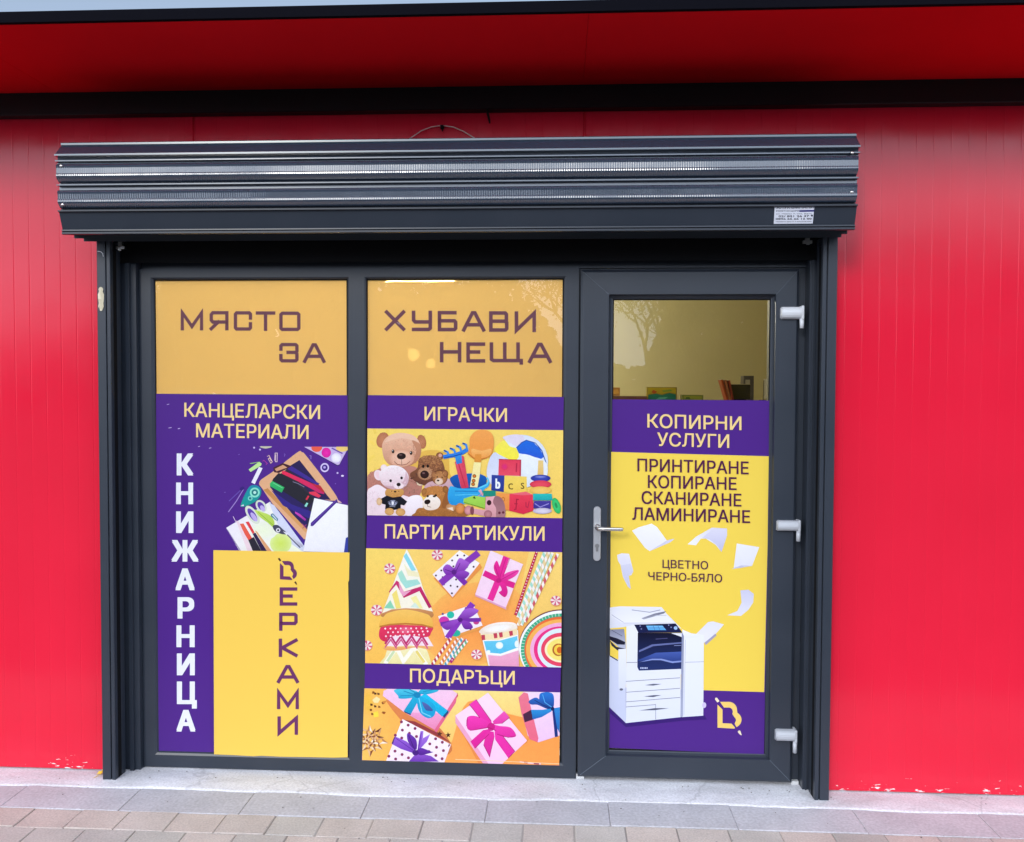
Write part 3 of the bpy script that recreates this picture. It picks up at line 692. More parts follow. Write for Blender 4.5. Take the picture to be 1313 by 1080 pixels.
# --- left purple poster
PY = -0.0016                                      # vinyl on the outer face of the panes
SY = FRONT-0.0012                                 # sheets that lap onto the frame
def scuffs(a, pts):
    for x, y, l in pts: a.stroke([(x, y), (x+l, y-l*.25)], .7, 'B9A6E0')
ps = Art(PY)
ps.poly([(200, 505), (447.5, 507), (446.5, 969.5), (203.5, 963.8)], PUR)
pst = ps.build('poster', win); pst['label'] = 'purple stationery poster with a photo of pens, scissors and a slate'
t = Art(PY-.0004)
t.text('КАНЦЕЛАРСКИ', 236.3, 534.5, 410.4, 537.6, 18, GOLD, .012)
t.text('МАТЕРИАЛИ', 251.4, 560.9, 395.6, 563.2, 18, GOLD, .012)
for ch, x0, x1, y0, y1 in (('К', 226.6, 248, 581.6, 609.8), ('Н', 225.8, 247.6, 618.9, 646.7), ('И', 225.8, 248, 655.9, 683.6), ('Ж', 219.7, 254.6, 692.6, 720.3), ('А', 225, 249.6, 729, 757), ('Р', 227.6, 249, 765.9, 793.3), ('Н', 226.2, 249.6, 802, 830), ('И', 226.8, 249.8, 838, 866), ('Ц', 226.8, 252.4, 874, 903), ('А', 226.2, 250.6, 910.4, 938.2)):
    t.text(ch, x0, y1, x1, y1, y1-y0, 'F4F6FF', .04)
t.build('lettering', pst)
a = Art(PY-.0004, clip=[(274, 572), (446.8, 573), (446.8, 708.5), (274, 706)])
a.T(285, 565, 7.2)
scuffs(t, [])
# paint box
a.poly([(760, 64), (1168, 66), (1085, 228), (1060, 236)], '3B1B6E'); a.poly([(755, 58), (1168, 60), (1080, 222), (1062, 226)], 'CDB8E8')
a.ell(872, 66, 50, 40, 'F0604E'); a.ell(960, 112, 44, 46, 'F02FB0', 'D81E9A'); a.ell(1052, 160, 46, 44, 'FFFFFF', 'E4DDF4'); a.ell(1108, 70, 58, 34, 'F5D27A'); a.stroke([(1010, 70), (1110, 120)], 12, '6A4AA8')
# sharpener ring, clips, confetti
a.ell(946, 250, 40, 42, 'D9C9F6'); a.ell(946, 250, 27, 28, '3B1F7E'); a.ell(944, 248, 12, 12, 'B9A3E8')
a.stroke([(415, 148), (432, 138), (462, 196), (448, 210), (425, 170), (436, 160), (452, 190)], 6, 'E9C4B8'); a.stroke([(484, 186), (488, 116), (508, 116), (506, 196), (490, 196), (494, 130)], 6, 'E6CBD6')
a.stroke([(372, 192), (384, 182), (416, 212), (404, 222)], 6, 'B23FA6'); a.stroke([(806, 140), (820, 142), (818, 172)], 6, '9C86D8'); a.stroke([(570, 122), (580, 128), (572, 148)], 5, '8A6CC6')
a.blob([(345, 58), (400, 48), (460, 58), (400, 74)], 'C9C6B0'); a.dots([(294, 66), (348, 84), (1108, 326), (1064, 300)], 9, 'CDBCF2'); a.ell(1110, 326, 14, 8, 'E8DCFF')
# chalk and eraser
a.poly([(243, 268), (340, 196), (364, 214), (358, 232), (262, 290)], 'C4EE9A'); a.poly([(252, 210), (345, 196), (350, 200), (262, 216)], '9ACD72')
a.poly([(268, 388), (338, 244), (372, 256), (300, 402)], 'F3F0FF')
# slate with wooden frame
a.blob([(344, 380), (470, 285), (690, 112), (735, 108), (790, 160), (1055, 515), (1010, 555), (860, 540), (800, 640), (785, 870), (750, 912), (700, 890), (520, 660), (380, 460)], 'E8B288')
a.poly([(712, 180), (1002, 548), (856, 540), (778, 838), (440, 430), (476, 352)], '34303E')
a.poly([(712, 180), (1002, 548), (856, 540), (600, 250)], '2E2454'); a.poly([(470, 350), (440, 430), (778, 838), (800, 640), (840, 560)], '2F2560')
a.poly([(520, 300), (470, 352), (450, 400), (800, 620), (850, 545), (610, 330)], '2A2A34')
a.poly([(380, 455), (420, 440), (790, 830), (770, 850)], 'C98A4E', 'E0A66A', (380, 455, 790, 830))
a.poly([(470, 250), (560, 208), (640, 236), (600, 262), (520, 300), (478, 292)], '4A2634'); a.poly([(485, 262), (560, 225), (600, 250), (500, 285)], 'D9A07A')
a.poly([(552, 282), (574, 282), (905, 430), (942, 478), (940, 496), (890, 484), (700, 378), (550, 306)], 'EE3158', 'C92E6C', (550, 282, 940, 490))
a.poly([(815, 392), (905, 416), (944, 470), (930, 480)], 'C03040'); a.poly([(800, 476), (860, 470), (912, 512), (890, 528), (806, 492)], 'E63E5A')
a.poly([(440, 396), (462, 374), (575, 432), (548, 482), (440, 420)], '36C06C', '2FA860'); a.stroke([(470, 392), (556, 438)], 6, '7FE0A0')
a.stroke([(650, 380), (700, 398), (758, 430)], 5, '8E8EA8')
a.poly([(768, 544), (792, 506), (804, 516), (782, 552)], 'D8344C'); a.poly([(758, 606), (778, 572), (794, 580), (776, 614)], '8FE0D0')
a.poly([(672, 652), (690, 656), (775, 728), (764, 742), (672, 672)], 'D84FC2', '9E2F9A'); a.stroke([(736, 770), (776, 812)], 8, 'B04A7A'); a.stroke([(740, 812), (776, 776)], 6, 'B04A7A')
a.poly([(450, 455), (640, 590), (835, 660), (800, 720), (560, 600)], '3A2C86'); a.poly([(640, 236), (900, 400), (870, 410), (600, 262)], '443090')
a.poly([(520, 640), (600, 720), (760, 910), (740, 930), (500, 690)], 'F2C0A0', 'E9A985')
a.poly([(470, 590), (520, 640), (770, 930), (740, 1000), (600, 830)], '4A2A92')
# right sheet of paper, pencil
a.poly([(850, 532), (1175, 602), (1175, 1000), (1125, 1034), (745, 1024), (790, 800)], 'FFFFFF', 'F4F2FA'); a.poly([(1140, 900), (1180, 880), (1180, 1040), (1122, 1040)], '3D48A8')
a.poly([(1056, 540), (1070, 560), (838, 790), (815, 790), (818, 760)], '4B2C8C'); a.poly([(1056, 540), (1106, 575), (1070, 574)], 'E8C0BE'); a.stroke([(828, 770), (1050, 556)], 6, '6B49AE')
# notebook page, highlighters
a.poly([(36, 806), (440, 566), (570, 760), (760, 1040), (170, 1040)], 'F4EEFA', 'FBFFE0', (60, 800, 600, 1000))
a.poly([(430, 570), (480, 600), (600, 760), (760, 980), (740, 1024), (560, 900)], 'D9DDF2')
for i in range(22): a.ell(46+i*5.9, 826+i*9.3, 5, 5, '6A4E9A', n=8)
a.ell(540, 950, 100, 92, 'D6EC66', 'E2F2A0'); a.ell(380, 830, 130, 90, 'F2FAD8', 'F4F6EC')
a.poly([(150, 770), (196, 766), (275, 900), (240, 920)], 'F06A50', 'F2584A'); a.poly([(240, 920), (290, 890), (372, 1040), (290, 1040)], '2E2A38'); a.poly([(128, 740), (150, 745), (290, 1040), (240, 1040)], 'F6DCE4')
a.poly([(215, 752), (244, 748), (300, 850), (280, 862)], 'E8424A'); a.poly([(280, 862), (306, 850), (424, 1040), (372, 1040)], '33224E'); a.poly([(300, 830), (320, 840), (470, 1040), (424, 1040)], 'E8A878'); a.stroke([(100, 700), (130, 760)], 6, 'E0CBEA')
# compass
a.stroke([(190, 440), (62, 560)], 9, '6E54B4'); a.stroke([(196, 450), (130, 560), (56, 660)], 8, 'A78BD8'); a.ell(182, 444, 22, 16, '3A2378', rot=-40)
# correction roller
a.blob([(170, 600), (240, 440), (300, 412), (352, 440), (356, 500), (310, 560), (230, 600)], '1E8FA8', '1AA092'); a.ell(300, 480, 46, 46, '8FE8CC'); a.ell(300, 480, 30, 30, '1C7C80'); a.ell(300, 480, 14, 14, 'BFEFE0'); a.ell(258, 534, 22, 22, '7FD8C8'); a.ell(258, 534, 11, 11, '1C6F7A'); a.poly([(166, 606), (196, 590), (200, 604)], 'E6E2F4')
# scissors
for cx0, cy0, rx, ry, ro_ in ((358, 606, 62, 44, 55), (278, 686, 98, 46, 55)):
    a.ell(cx0, cy0, rx, ry, 'EEF4E8', 'D8E2CC', rot=ro_); a.ell(cx0, cy0, rx*.72, ry*.62, '5A3AA0', '6A4AB0', rot=ro_); a.ell(cx0+14, cy0+20, rx*.5, ry*.42, 'C4B2EC', rot=ro_)
a.blob([(300, 640), (360, 660), (440, 690), (480, 750), (470, 800), (420, 760), (340, 700)], 'C8E468', 'B6D850'); a.stroke([(330, 660), (470, 782)], 6, '8FB43A')
a.blob([(466, 790), (510, 780), (560, 820), (600, 860), (560, 866), (490, 840)], '4A4A62'); a.ell(516, 828, 20, 20, 'E8E6F2'); a.ell(516, 828, 10, 10, '33334A')
a.poly([(560, 840), (600, 852), (745, 965), (740, 985), (700, 970)], 'EEF0F8', 'B0B0C8'); a.stroke([(600, 870), (720, 990)], 9, '3A3560')
a.poly([(448, 680), (466, 672), (516, 724), (512, 742), (492, 736), (448, 700)], '5E86A0'); a.poly([(458, 688), (466, 684), (505, 728), (500, 734)], 'D6EEF4')
for x, y, l in ((60, 40, 14), (150, 130, 9), (700, 40, 12), (1040, 400, 10), (20, 480, 9)): a.stroke([(x, y), (x+l, y-3)], 5, '9C86D4')
a.build('picture', pst)
fk = Art(PY-.0004)
for xx, yy, ll in ((214, 519, 3), (216, 549, 4), (228, 550, 3), (254, 573, 2.4), (268, 575, 3), (360, 561, 4), (366, 545, 2)):
    fk.stroke([(xx, yy), (xx+ll, yy-.7)], .8, 'C9BCEB')
fk.build('scuff_marks', pst)
# --- yellow sheet with the shop name, stuck over the lower right of the left pane
y1_ = Art(SY)
edge = [(273.6, 705.6), (448.2, 708.6), (447.5, 745), (446.4, 746.5), (447.2, 790), (446.8, 850), (445.7, 971.2)]
bot = [(428, 971.6), (395, 970.9), (360, 970.4), (335, 969.2), (325, 969.8), (300, 968.4), (274.5, 967.4)]
y1_.poly(edge+bot, 'FFD45C')
ys_ = y1_.build('poster', win); ys_['label'] = 'plain yellow sheet with the purple shop name running down it'
ln = Art(SY-.0004)
def emblem(a, ox, oy, k, c, c2):
    """letter B cut by a slanting pencil"""
    a.T(ox, oy, k)
    a.poly([(190, 235), (272, 318), (272, 540), (418, 546), (472, 606), (468, 628), (190, 612)], c)
    arc = lambda cx, cy, r, a0, a1, n=10: [(cx+r*math.cos(rad(a0+(a1-a0)*i/n)), cy+r*math.sin(rad(a0+(a1-a0)*i/n))) for i in range(n+1)]
    out = [(232, 192)]+arc(378, 322, 130, -90, 0)+arc(455, 482, 126, -62, 52)
    inn = arc(440, 488, 52, 40, -60, 6)+[(432, 388)]+arc(372, 352, 68, 0, -90, 6)+[(296, 284)]
    a.poly(out+[(500, 604), (470, 548)]+inn, c)
    a.poly([(148, 150), (158, 124), (184, 124), (222, 178), (208, 192), (188, 202)], c2)
    a.poly([(518, 682), (540, 656), (562, 664), (586, 736), (560, 728)], c2); a.T(0, 0, 1)
emblem(ln, 348.2, 708.7, 17.8, '713567', '5A3A2A')
ln.T(340, 700, 4.32)
for ch, x0, x1, y0, y1 in (('Е', 80, 178, 230, 332), ('Р', 77, 180, 370, 471), ('К', 75, 180, 514, 616), ('А', 65, 187, 660, 761), ('М', 65, 187, 802, 905), ('И', 68, 182, 945, 1047)):
    techno(ln, ch, x0, y0, x1, y1, 19, '713567')
ln.build('lettering', ys_)

# --- middle poster: purple bands and three pictures
mp_ = Art(SY)
mp_.poly([(471.6, 506.8), (722.9, 509.1), (722.3, 551.4), (721, 664.9), (720.8, 708), (719.3, 856.4), (718.3, 887.6), (717, 981.9), (690, 980.6), (650, 979.4), (600, 978), (560, 977.4), (520, 976.2), (463.6, 975), (466.3, 930), (467.4, 882.4), (468, 851), (469.6, 703), (470.6, 661), (470.8, 549)], PUR)
mps = mp_.build('poster', win); mps['label'] = 'middle poster of toys, party goods and wrapped presents with purple bands'
t = Art(SY-.0004)
t.text('ИГРАЧКИ', 544.3, 539.2, 650, 541.2, 17.6, GOLD, .012)
t.text('ПАРТИ АРТИКУЛИ', 493.3, 690.5, 698.2, 693.6, 18.3, GOLD, .012)
t.text('ПОДАРЪЦИ', 525.7, 875.0, 660, 878.1, 17.6, GOLD, .012)
t.build('lettering', mps)
# toys
a = Art(SY-.0004, clip=[(471, 549.6), (722.2, 551.8), (721, 664.6), (470.8, 660.8)])
a.T(0, 0, 1); a.poly([(470, 548), (724, 550), (722, 666), (470, 663)], 'FFDF72', 'FFD468')
a.T(466, 545, 9.0)
a.fur(200, 300, 250, 260, 'FFDC66', 14, .05, 120, 30)
# big pale bear
a.blob([(540, 470), (700, 300), (960, 330), (1000, 560), (1090, 800), (900, 900)], 'EDBE55', 'E4AC4A')
a.blob([(44, 640), (60, 570), (150, 520), (260, 480), (520, 470), (640, 520), (680, 700), (600, 860), (300, 900), (44, 880)], 'C98A78', 'B47468'); a.fur(150, 620, 100, 90, 'C08070', 130, .3); a.fur(560, 700, 80, 110, 'A87868', 120, .3)
a.ell(222, 175, 70, 92, 'C98660', 'B87050', rot=20); a.ell(672, 195, 52, 82, 'C98660', 'B06A48', rot=-12); a.fur(222, 165, 55, 70, 'C08060', 40); a.fur(676, 190, 40, 62, 'B87650', 34)
a.blob([(215, 250), (250, 160), (340, 105), (450, 92), (570, 120), (640, 190), (668, 290), (640, 390), (560, 460), (440, 490), (320, 470), (240, 390)], 'F6C6A8', 'C98E70'); a.fur(440, 270, 190, 150, 'EBB093', 260, .17)
a.blob([(250, 200), (340, 110), (450, 95), (580, 130), (640, 200), (500, 160), (380, 160)], 'F4C8AC'); a.ell(440, 380, 150, 105, 'F4C3A6', 'E8AE90'); a.fur(440, 400, 120, 75, 'EDB598', 90, .15)
a.blob([(560, 180), (650, 220), (668, 300), (640, 390), (560, 460), (440, 488), (330, 472), (450, 450), (560, 390), (610, 300)], 'CC9070', 'B87C60'); a.fur(600, 330, 50, 110, 'C68A6C', 60, .18); a.ell(440, 380, 150, 105, 'F8CDB4', 'DDA284'); a.fur(440, 420, 110, 55, 'EDB598', 60, .14); a.ell(342, 306, 16, 22, '1C1412'); a.ell(550, 324, 16, 22, '1C1412'); a.dots([(337, 298), (545, 316)], 5, 'FFFFFF')
a.ell(438, 360, 52, 38, '2A1A18', '140C0C'); a.ell(428, 346, 20, 8, '6A5050'); a.stroke([(440, 396), (442, 460)], 5, '7A4A40'); a.stroke([(355, 420), (390, 455), (442, 464), (500, 452), (540, 420)], 7, '8E5648')
# brown bear
a.blob([(640, 400), (690, 365), (780, 350), (860, 370), (920, 440), (940, 560), (900, 640), (760, 690), (660, 690), (560, 620), (540, 560), (620, 500)], '8E5A3C', '6E4230'); a.fur(770, 450, 130, 90, 'A87048', 240, .4); a.fur(640, 620, 90, 60, '5E3A30', 60, .25)
a.ell(880, 360, 44, 44, 'A06A44', '7E4E34'); a.ell(886, 352, 20, 22, 'E0A890'); a.fur(780, 400, 110, 40, 'BE8656', 60, .2)
a.ell(712, 560, 88, 78, 'C89874', 'A87452'); a.fur(720, 560, 66, 60, 'CC9C78', 40, .15); a.ell(706, 572, 50, 46, '3A1E1E', '1E1010'); a.ell(694, 556, 16, 10, '7A5A58'); a.ell(690, 478, 14, 20, '120C0A'); a.ell(742, 476, 13, 18, '120C0A'); a.poly([(610, 656), (640, 680), (690, 694), (650, 704), (620, 690)], 'E8D0B0')
# small brown bear with pale jacket
a.blob([(700, 720), (760, 660), (860, 640), (980, 620), (1050, 700), (1086, 790), (1040, 860), (940, 900), (760, 780)], 'D8B0B4', 'C090A0'); a.stroke([(770, 690), (800, 720), (790, 770)], 8, 'B88A98'); a.ell(1064, 796, 26, 36, '9A6446', rot=-30)
a.ell(880, 606, 92, 88, '7A4A2C', '6A3E26'); a.ell(880, 610, 84, 80, 'C68A58', '9A6238'); a.ell(812, 576, 30, 38, 'B87C50', '8A5636'); a.ell(944, 560, 34, 42, 'B07448', '7E4C2C', rot=-20); a.fur(884, 585, 64, 45, 'BE8450', 70, .22); a.dots([(852, 600), (908, 604)], 8, '1E120C'); a.ell(872, 652, 46, 40, 'F2D8C4', 'E0BFA4'); a.ell(862, 642, 15, 10, '2A1612')
# white bear
a.blob([(44, 780), (90, 720), (170, 690), (260, 740), (330, 780), (520, 830), (560, 900), (520, 1010), (420, 1060), (44, 1050)], 'FBEAF0', 'EFD6DC'); a.fur(120, 880, 70, 120, 'F0D6DE', 160, .12)
a.blob([(490, 930), (520, 840), (600, 810), (670, 830), (690, 920), (660, 1010), (560, 1050), (480, 1030)], 'FFF6FA', 'F2E2EA')
a.ell(172, 580, 48, 62, 'F6D0D8', 'FBE6EA', rot=-20); a.ell(236, 496, 38, 40, 'FFF0EC', 'F6DCDC')
a.blob([(180, 560), (240, 500), (330, 466), (440, 490), (510, 560), (520, 640), (480, 710), (390, 745), (290, 730), (210, 670)], 'FFF6F8', 'E6C2CA'); a.fur(350, 590, 130, 100, 'F6DEE4', 200, .1)
a.blob([(490, 540), (520, 640), (480, 710), (390, 745), (290, 730), (240, 700), (340, 705), (440, 670), (480, 600)], 'E0BCC4', 'D2AAB4'); a.fur(430, 690, 60, 34, 'E6C6CE', 40, .1); a.ell(314, 644, 15, 17, '1E1414'); a.ell(440, 612, 15, 17, '1E1414'); a.ell(406, 690, 24, 21, '241616'); a.ell(406, 702, 60, 38, 'FBE8EC', 'F6DEE2'); a.ell(406, 688, 24, 21, '241616'); a.stroke([(406, 706), (404, 726)], 4, '8A6A6A')
# little bear in dark shirt
a.blob([(250, 770), (280, 738), (350, 745), (440, 740), (468, 780), (430, 830), (330, 840), (262, 820)], 'DBA45C', 'C48A48'); a.fur(356, 785, 84, 34, 'D89E58', 60, .15); a.ell(366, 770, 15, 10, '2A1A10'); a.dots([(326, 764), (408, 766)], 6, '2A1A10')
a.poly([(205, 850), (270, 815), (340, 838), (430, 825), (505, 885), (470, 930), (430, 920), (430, 970), (330, 985), (250, 975), (255, 920), (215, 910)], '1A1A28', '0E0E18'); a.poly([(280, 890), (320, 868), (360, 868), (398, 892), (370, 930), (338, 935), (300, 925)], '8E92AC'); a.ell(338, 902, 12, 22, 'F4F4FA'); a.stroke([(300, 940), (368, 944)], 5, 'A6A8BC'); a.stroke([(285, 900), (310, 880), (320, 915)], 7, '1A1A28'); a.stroke([(396, 900), (366, 880), (358, 915)], 7, '1A1A28')
a.ell(300, 1000, 54, 42, 'E2B270', 'C89050'); a.ell(428, 1006, 56, 44, 'E2B270', 'C89050'); a.fur(300, 1000, 40, 30, 'DFAC68', 26, .12); a.fur(428, 1005, 40, 30, 'DFAC68', 26, .12)
a.ell(182, 884, 32, 44, 'EBC9A0', 'D8A878')
# front puppy bear
a.blob([(600, 1010), (640, 960), (760, 960), (900, 900), (1050, 920), (1160, 930), (1170, 1060), (600, 1060)], 'B87A44', 'A0642F'); a.fur(880, 1010, 260, 50, 'AE7038', 260, .35)
a.blob([(672, 790), (720, 730), (820, 705), (920, 720), (972, 790), (966, 900), (910, 960), (860, 940), (880, 860), (780, 810), (700, 830)], 'C98648', 'A8682E'); a.fur(840, 770, 110, 55, 'C48244', 180, .32); a.blob([(940, 800), (980, 780), (985, 900), (940, 965), (905, 930)], '9A5E30')
a.blob([(680, 910), (710, 850), (780, 808), (850, 830), (890, 890), (860, 960), (780, 985), (710, 970)], 'FFF4EA', 'F0DCCC'); a.ell(948, 745, 34, 44, 'A8703A', '8A5428', rot=-20); a.ell(700, 768, 30, 40, 'B87C42', '96602E', rot=20); a.dots([(742, 822), (836, 812)], 13, '1C100A'); a.stroke([(738, 912), (742, 940), (780, 950)], 6, '6A4030'); a.ell(738, 888, 36, 28, '2A1614', '120A08', rot=-15); a.ell(818, 824, 18, 12, '2A1A12'); a.ell(1010, 950, 60, 44, 'D6A070', 'B87E4C'); a.poly([(960, 960), (1030, 950), (1040, 995)], 'F4DCC4'); a.fur(1110, 1000, 50, 60, 'B07040', 50, .25)
# beach things
a.T(590, 545, 8.78)
a.ell(690, 410, 300, 300, 'EEF6FF', 'DCE6F6'); a.blob([(360, 330), (500, 320), (640, 390), (660, 640), (420, 720), (300, 560)], 'D6DDF4', 'E4E8F8')
a.blob([(480, 140), (600, 108), (700, 120), (720, 170), (640, 240), (560, 200)], 'E6DDF0')
a.blob([(388, 290), (440, 210), (500, 175), (560, 240), (640, 270), (660, 360), (600, 400), (490, 360)], 'FDF060', 'FFF24A')
a.poly([(632, 258), (690, 200), (745, 172), (830, 200), (900, 270), (944, 360), (905, 388), (780, 340), (660, 320)], '1F6FE0', '2A5FD8'); a.stroke([(632, 258), (690, 200), (745, 172), (850, 205), (920, 290), (975, 450)], 10, '2350A8'); a.blob([(690, 340), (830, 360), (940, 400), (985, 470), (960, 600), (800, 620), (690, 560)], 'F4FAFF', 'E8F0FA')
a.T(466, 545, 9.0)   # rake and bucket
a.blob([(1000, 640), (1030, 590), (1110, 568), (1300, 560), (1400, 590), (1420, 640), (1380, 720), (1100, 740)], '1560B8', '0F4A98')
a.T(590, 545, 8.78)
a.poly([(5, 350), (40, 350), (95, 700), (10, 705), (-60, 420)], 'E04A62'); a.poly([(-52, 420), (8, 430), (95, 705), (20, 715)], 'E8566E', 'D03A56'); a.stroke([(-20, 430), (60, 700)], 12, 'C02C4C')
a.T(466, 545, 9.0)
a.poly([(1050, 340), (1130, 320), (1140, 440), (1075, 455)], '3FA0E8', '2F7AD0'); a.stroke([(920, 370), (1040, 350), (1140, 320), (1205, 280)], 46, '2E80E0'); a.stroke([(930, 380), (1040, 362), (1140, 332)], 12, '1450A8')
for x0, y0, x1, y1 in ((930, 296, 985, 352), (1000, 270, 1060, 330), (1072, 240, 1130, 310), (1146, 212, 1196, 290)): a.stroke([(x0, y0), ((x0+x1)/2+14, y0+18), (x1, y1)], 24, '3C90EC'); a.stroke([(x0-4, y0-2), (x0+30, y0+10)], 12, '103C78')
a.T(590, 545, 8.78)
a.blob([(104, 250), (110, 150), (160, 80), (240, 52), (330, 75), (375, 140), (375, 260), (340, 350), (250, 390), (160, 385), (90, 330)], 'FBAA58', 'F49A46'); a.stroke([(90, 322), (160, 380), (250, 384), (335, 345)], 14, 'D07E30'); a.blob([(130, 270), (240, 290), (350, 270), (330, 345), (240, 375), (150, 360)], 'FFC070', 'F4A04E'); a.poly([(168, 330), (240, 330), (236, 420), (160, 415)], 'E8963E')
a.poly([(155, 420), (235, 425), (222, 560), (195, 705), (110, 700)], 'FFF3A8', 'FBEAB0'); a.dots([(160, 576), (152, 628), (146, 668)], 22, '8A5A2A'); a.dots([(160, 576), (152, 628), (146, 668)], 12, 'E87A2A')
a.blob([(-120, 700), (0, 715), (180, 710), (290, 670), (330, 640), (320, 690), (260, 740), (260, 830), (-100, 900)], '38B4EC', '2494D8'); a.stroke([(-60, 745), (200, 748)], 10, '1C78C0'); a.stroke([(-60, 790), (200, 780)], 8, '5CCBF4'); a.stroke([(210, 712), (300, 672), (322, 630), (300, 590)], 18, '62D0F6')
a.poly([(250, 740), (400, 740), (400, 810), (250, 800)], '1F8F7C'); a.poly([(205, 740), (235, 725), (262, 790), (250, 800)], 'E6A8B4')
# blocks
a.poly([(436, 388), (686, 395), (682, 575), (430, 568)], 'E83E5A', 'EE5068'); a.stroke([(436, 388), (686, 395)], 10, 'B82C48'); a.stroke([(636, 430), (632, 530)], 14, 'B82448'); a.ell(500, 470, 42, 40, 'E02F7E', 'E83E5A'); a.poly([(672, 395), (688, 395), (684, 578), (668, 575)], 'C02E4E')
a.poly([(355, 562), (500, 570), (490, 755), (350, 735)], '32439E', '2A3A90'); a.poly([(500, 570), (750, 582), (752, 760), (660, 782), (492, 758)], 'FBDC66', 'F6CE58')
a.T(0, 0, 1)
a.text('b', 635.2, 626.5, 641.6, 626.8, 13.6, 'F4F8FF', .03); a.text('c', 651.7, 627.6, 657.8, 627.8, 12.4, '6A5A28', .0); a.text('s', 667.8, 627, 672.4, 627, 12.5, '6A5A28', .0)
a.T(590, 545, 8.78)
a.poly([(410, 760), (556, 776), (552, 965), (500, 955), (420, 880)], 'F6A050', 'EE8E44'); a.ell(484, 838, 20, 26, 'C8742E'); a.ell(484, 838, 10, 15, 'F4A658'); a.poly([(556, 776), (690, 790), (820, 786), (826, 965), (712, 1005), (552, 966)], 'EE4058', 'E02E4C'); a.poly([(556, 776), (740, 750), (820, 786), (690, 792)], 'F06A78')
a.stroke([(660, 840), (636, 838), (628, 950), (606, 954)], 12, 'A8203E'); a.stroke([(610, 888), (648, 888)], 9, 'A8203E'); a.stroke([(740, 870), (742, 920), (762, 930), (778, 860)], 11, 'B8284A')
# ring stacker
a.poly([(880, 400), (935, 400), (940, 570), (870, 570)], 'F4D488', 'EAC070'); a.ell(905, 600, 112, 40, '3A49B4', '2A349A'); a.ell(905, 585, 70, 16, '8890DC', '3A49B4'); a.ell(905, 668, 122, 44, 'F05064', 'D83850'); a.ell(905, 735, 124, 42, 'FBD070', 'F0BE58'); a.poly([(820, 775), (1030, 775), (1040, 850), (820, 850)], '2AC4C0', '1FA8AE'); a.poly([(830, 855), (1020, 855), (1020, 945), (825, 940)], '4A3FA0', '3C328E'); a.stroke([(840, 885), (900, 925), (1000, 885)], 10, '9C92DC'); a.ell(925, 968, 106, 34, 'E6E0F0', 'B8AEC8'); a.ell(1084, 910, 44, 92, '44D47C', '2CB860', rot=-18); a.ell(1080, 905, 14, 34, '2C9858', rot=-18)
# wooden car
a.poly([(40, 830), (150, 795), (285, 815), (280, 940), (36, 880)], 'A8DC58', '98CC4A'); a.stroke([(40, 870), (275, 940)], 8, '6C9A30'); a.poly([(140, 825), (160, 800), (176, 832)], '2A3A18'); a.poly([(290, 815), (400, 800), (470, 850), (505, 930), (500, 1030), (330, 1040), (150, 1000), (150, 940), (280, 960)], 'F0B4BC', 'D89AA0'); a.blob([(400, 800), (470, 830), (505, 920), (500, 1040), (410, 1045), (405, 940), (370, 870)], '9C6A72', 'B07C82'); a.ell(326, 876, 26, 30, '3A1C24'); a.ell(314, 1005, 46, 44, 'C88890', '9E6068'); a.ell(92, 960, 44, 52, 'E6A0A4', 'BE7A80', rot=8); a.ell(135, 965, 22, 48, '8A4A54'); a.ell(0, 940, 50, 60, 'E89A58', 'C87838'); a.dots([(442, 990), (485, 985)], 15, '6A2A3A'); a.stroke([(200, 800), (262, 770)], 8, 'D88EA0')
a.build('picture', mps)

def mint(a, cx, cy, r, tilt=0):
    a.ell(cx+4, cy+8, r, r*.95, 'E89A58'); a.ell(cx, cy, r, r*.92, 'FFF4F0', 'F0DCD8')
    for k in range(6):
        t = rad(tilt+60*k); t2 = t+rad(28)
        a.poly([(cx, cy), (cx+r*math.cos(t), cy+r*.92*math.sin(t)), (cx+r*math.cos(t2), cy+r*.92*math.sin(t2))], 'D85A7E')
def straw(a, x0, y0, x1, y1, w, c, n, dot=False):
    a.stroke([(x0, y0), (x1, y1)], w, 'FFF6EE'); dx, dy = (x1-x0)/n, (y1-y0)/n; L_ = math.hypot(dx, dy); px_, py_ = -dy/L_*w/2, dx/L_*w/2
    for i in range(n):
        ax_, ay_ = x0+dx*(i+.1), y0+dy*(i+.1); bx_, by_ = x0+dx*(i+.62), y0+dy*(i+.62)
        if dot:
            a.poly([(x0+dx*i+px_, y0+dy*i+py_), (x0+dx*i-px_, y0+dy*i-py_), (x0+dx*(i+1)-px_, y0+dy*(i+1)-py_), (x0+dx*(i+1)+px_, y0+dy*(i+1)+py_)], c); a.ell(ax_, ay_, w*.22, w*.22, 'FFE8F0', n=8)
        else: a.poly([(ax_+px_, ay_+py_), (ax_-px_+dx*.35, ay_-py_+dy*.35), (bx_-px_+dx*.35, by_-py_+dy*.35), (bx_+px_, by_+py_)], c)
def polka(a, quad, nx, ny, r, c):
    (x0, y0), (x1, y1), (x2, y2), (x3, y3) = quad
    for i in range(nx):
        for j in range(ny):
            u, v = (i+.5+(.25 if j % 2 else -.25))/nx, (j+.5)/ny
            a.ell(x0*(1-u)*(1-v)+x1*u*(1-v)+x2*u*v+x3*(1-u)*v, y0*(1-u)*(1-v)+y1*u*(1-v)+y2*u*v+y3*(1-u)*v, r, r, c, n=10)
CL = [(469.4, 703.2), (720.8, 708.4), (719.4, 856), (468.2, 850.4)]
a = Art(SY-.0004, clip=CL)
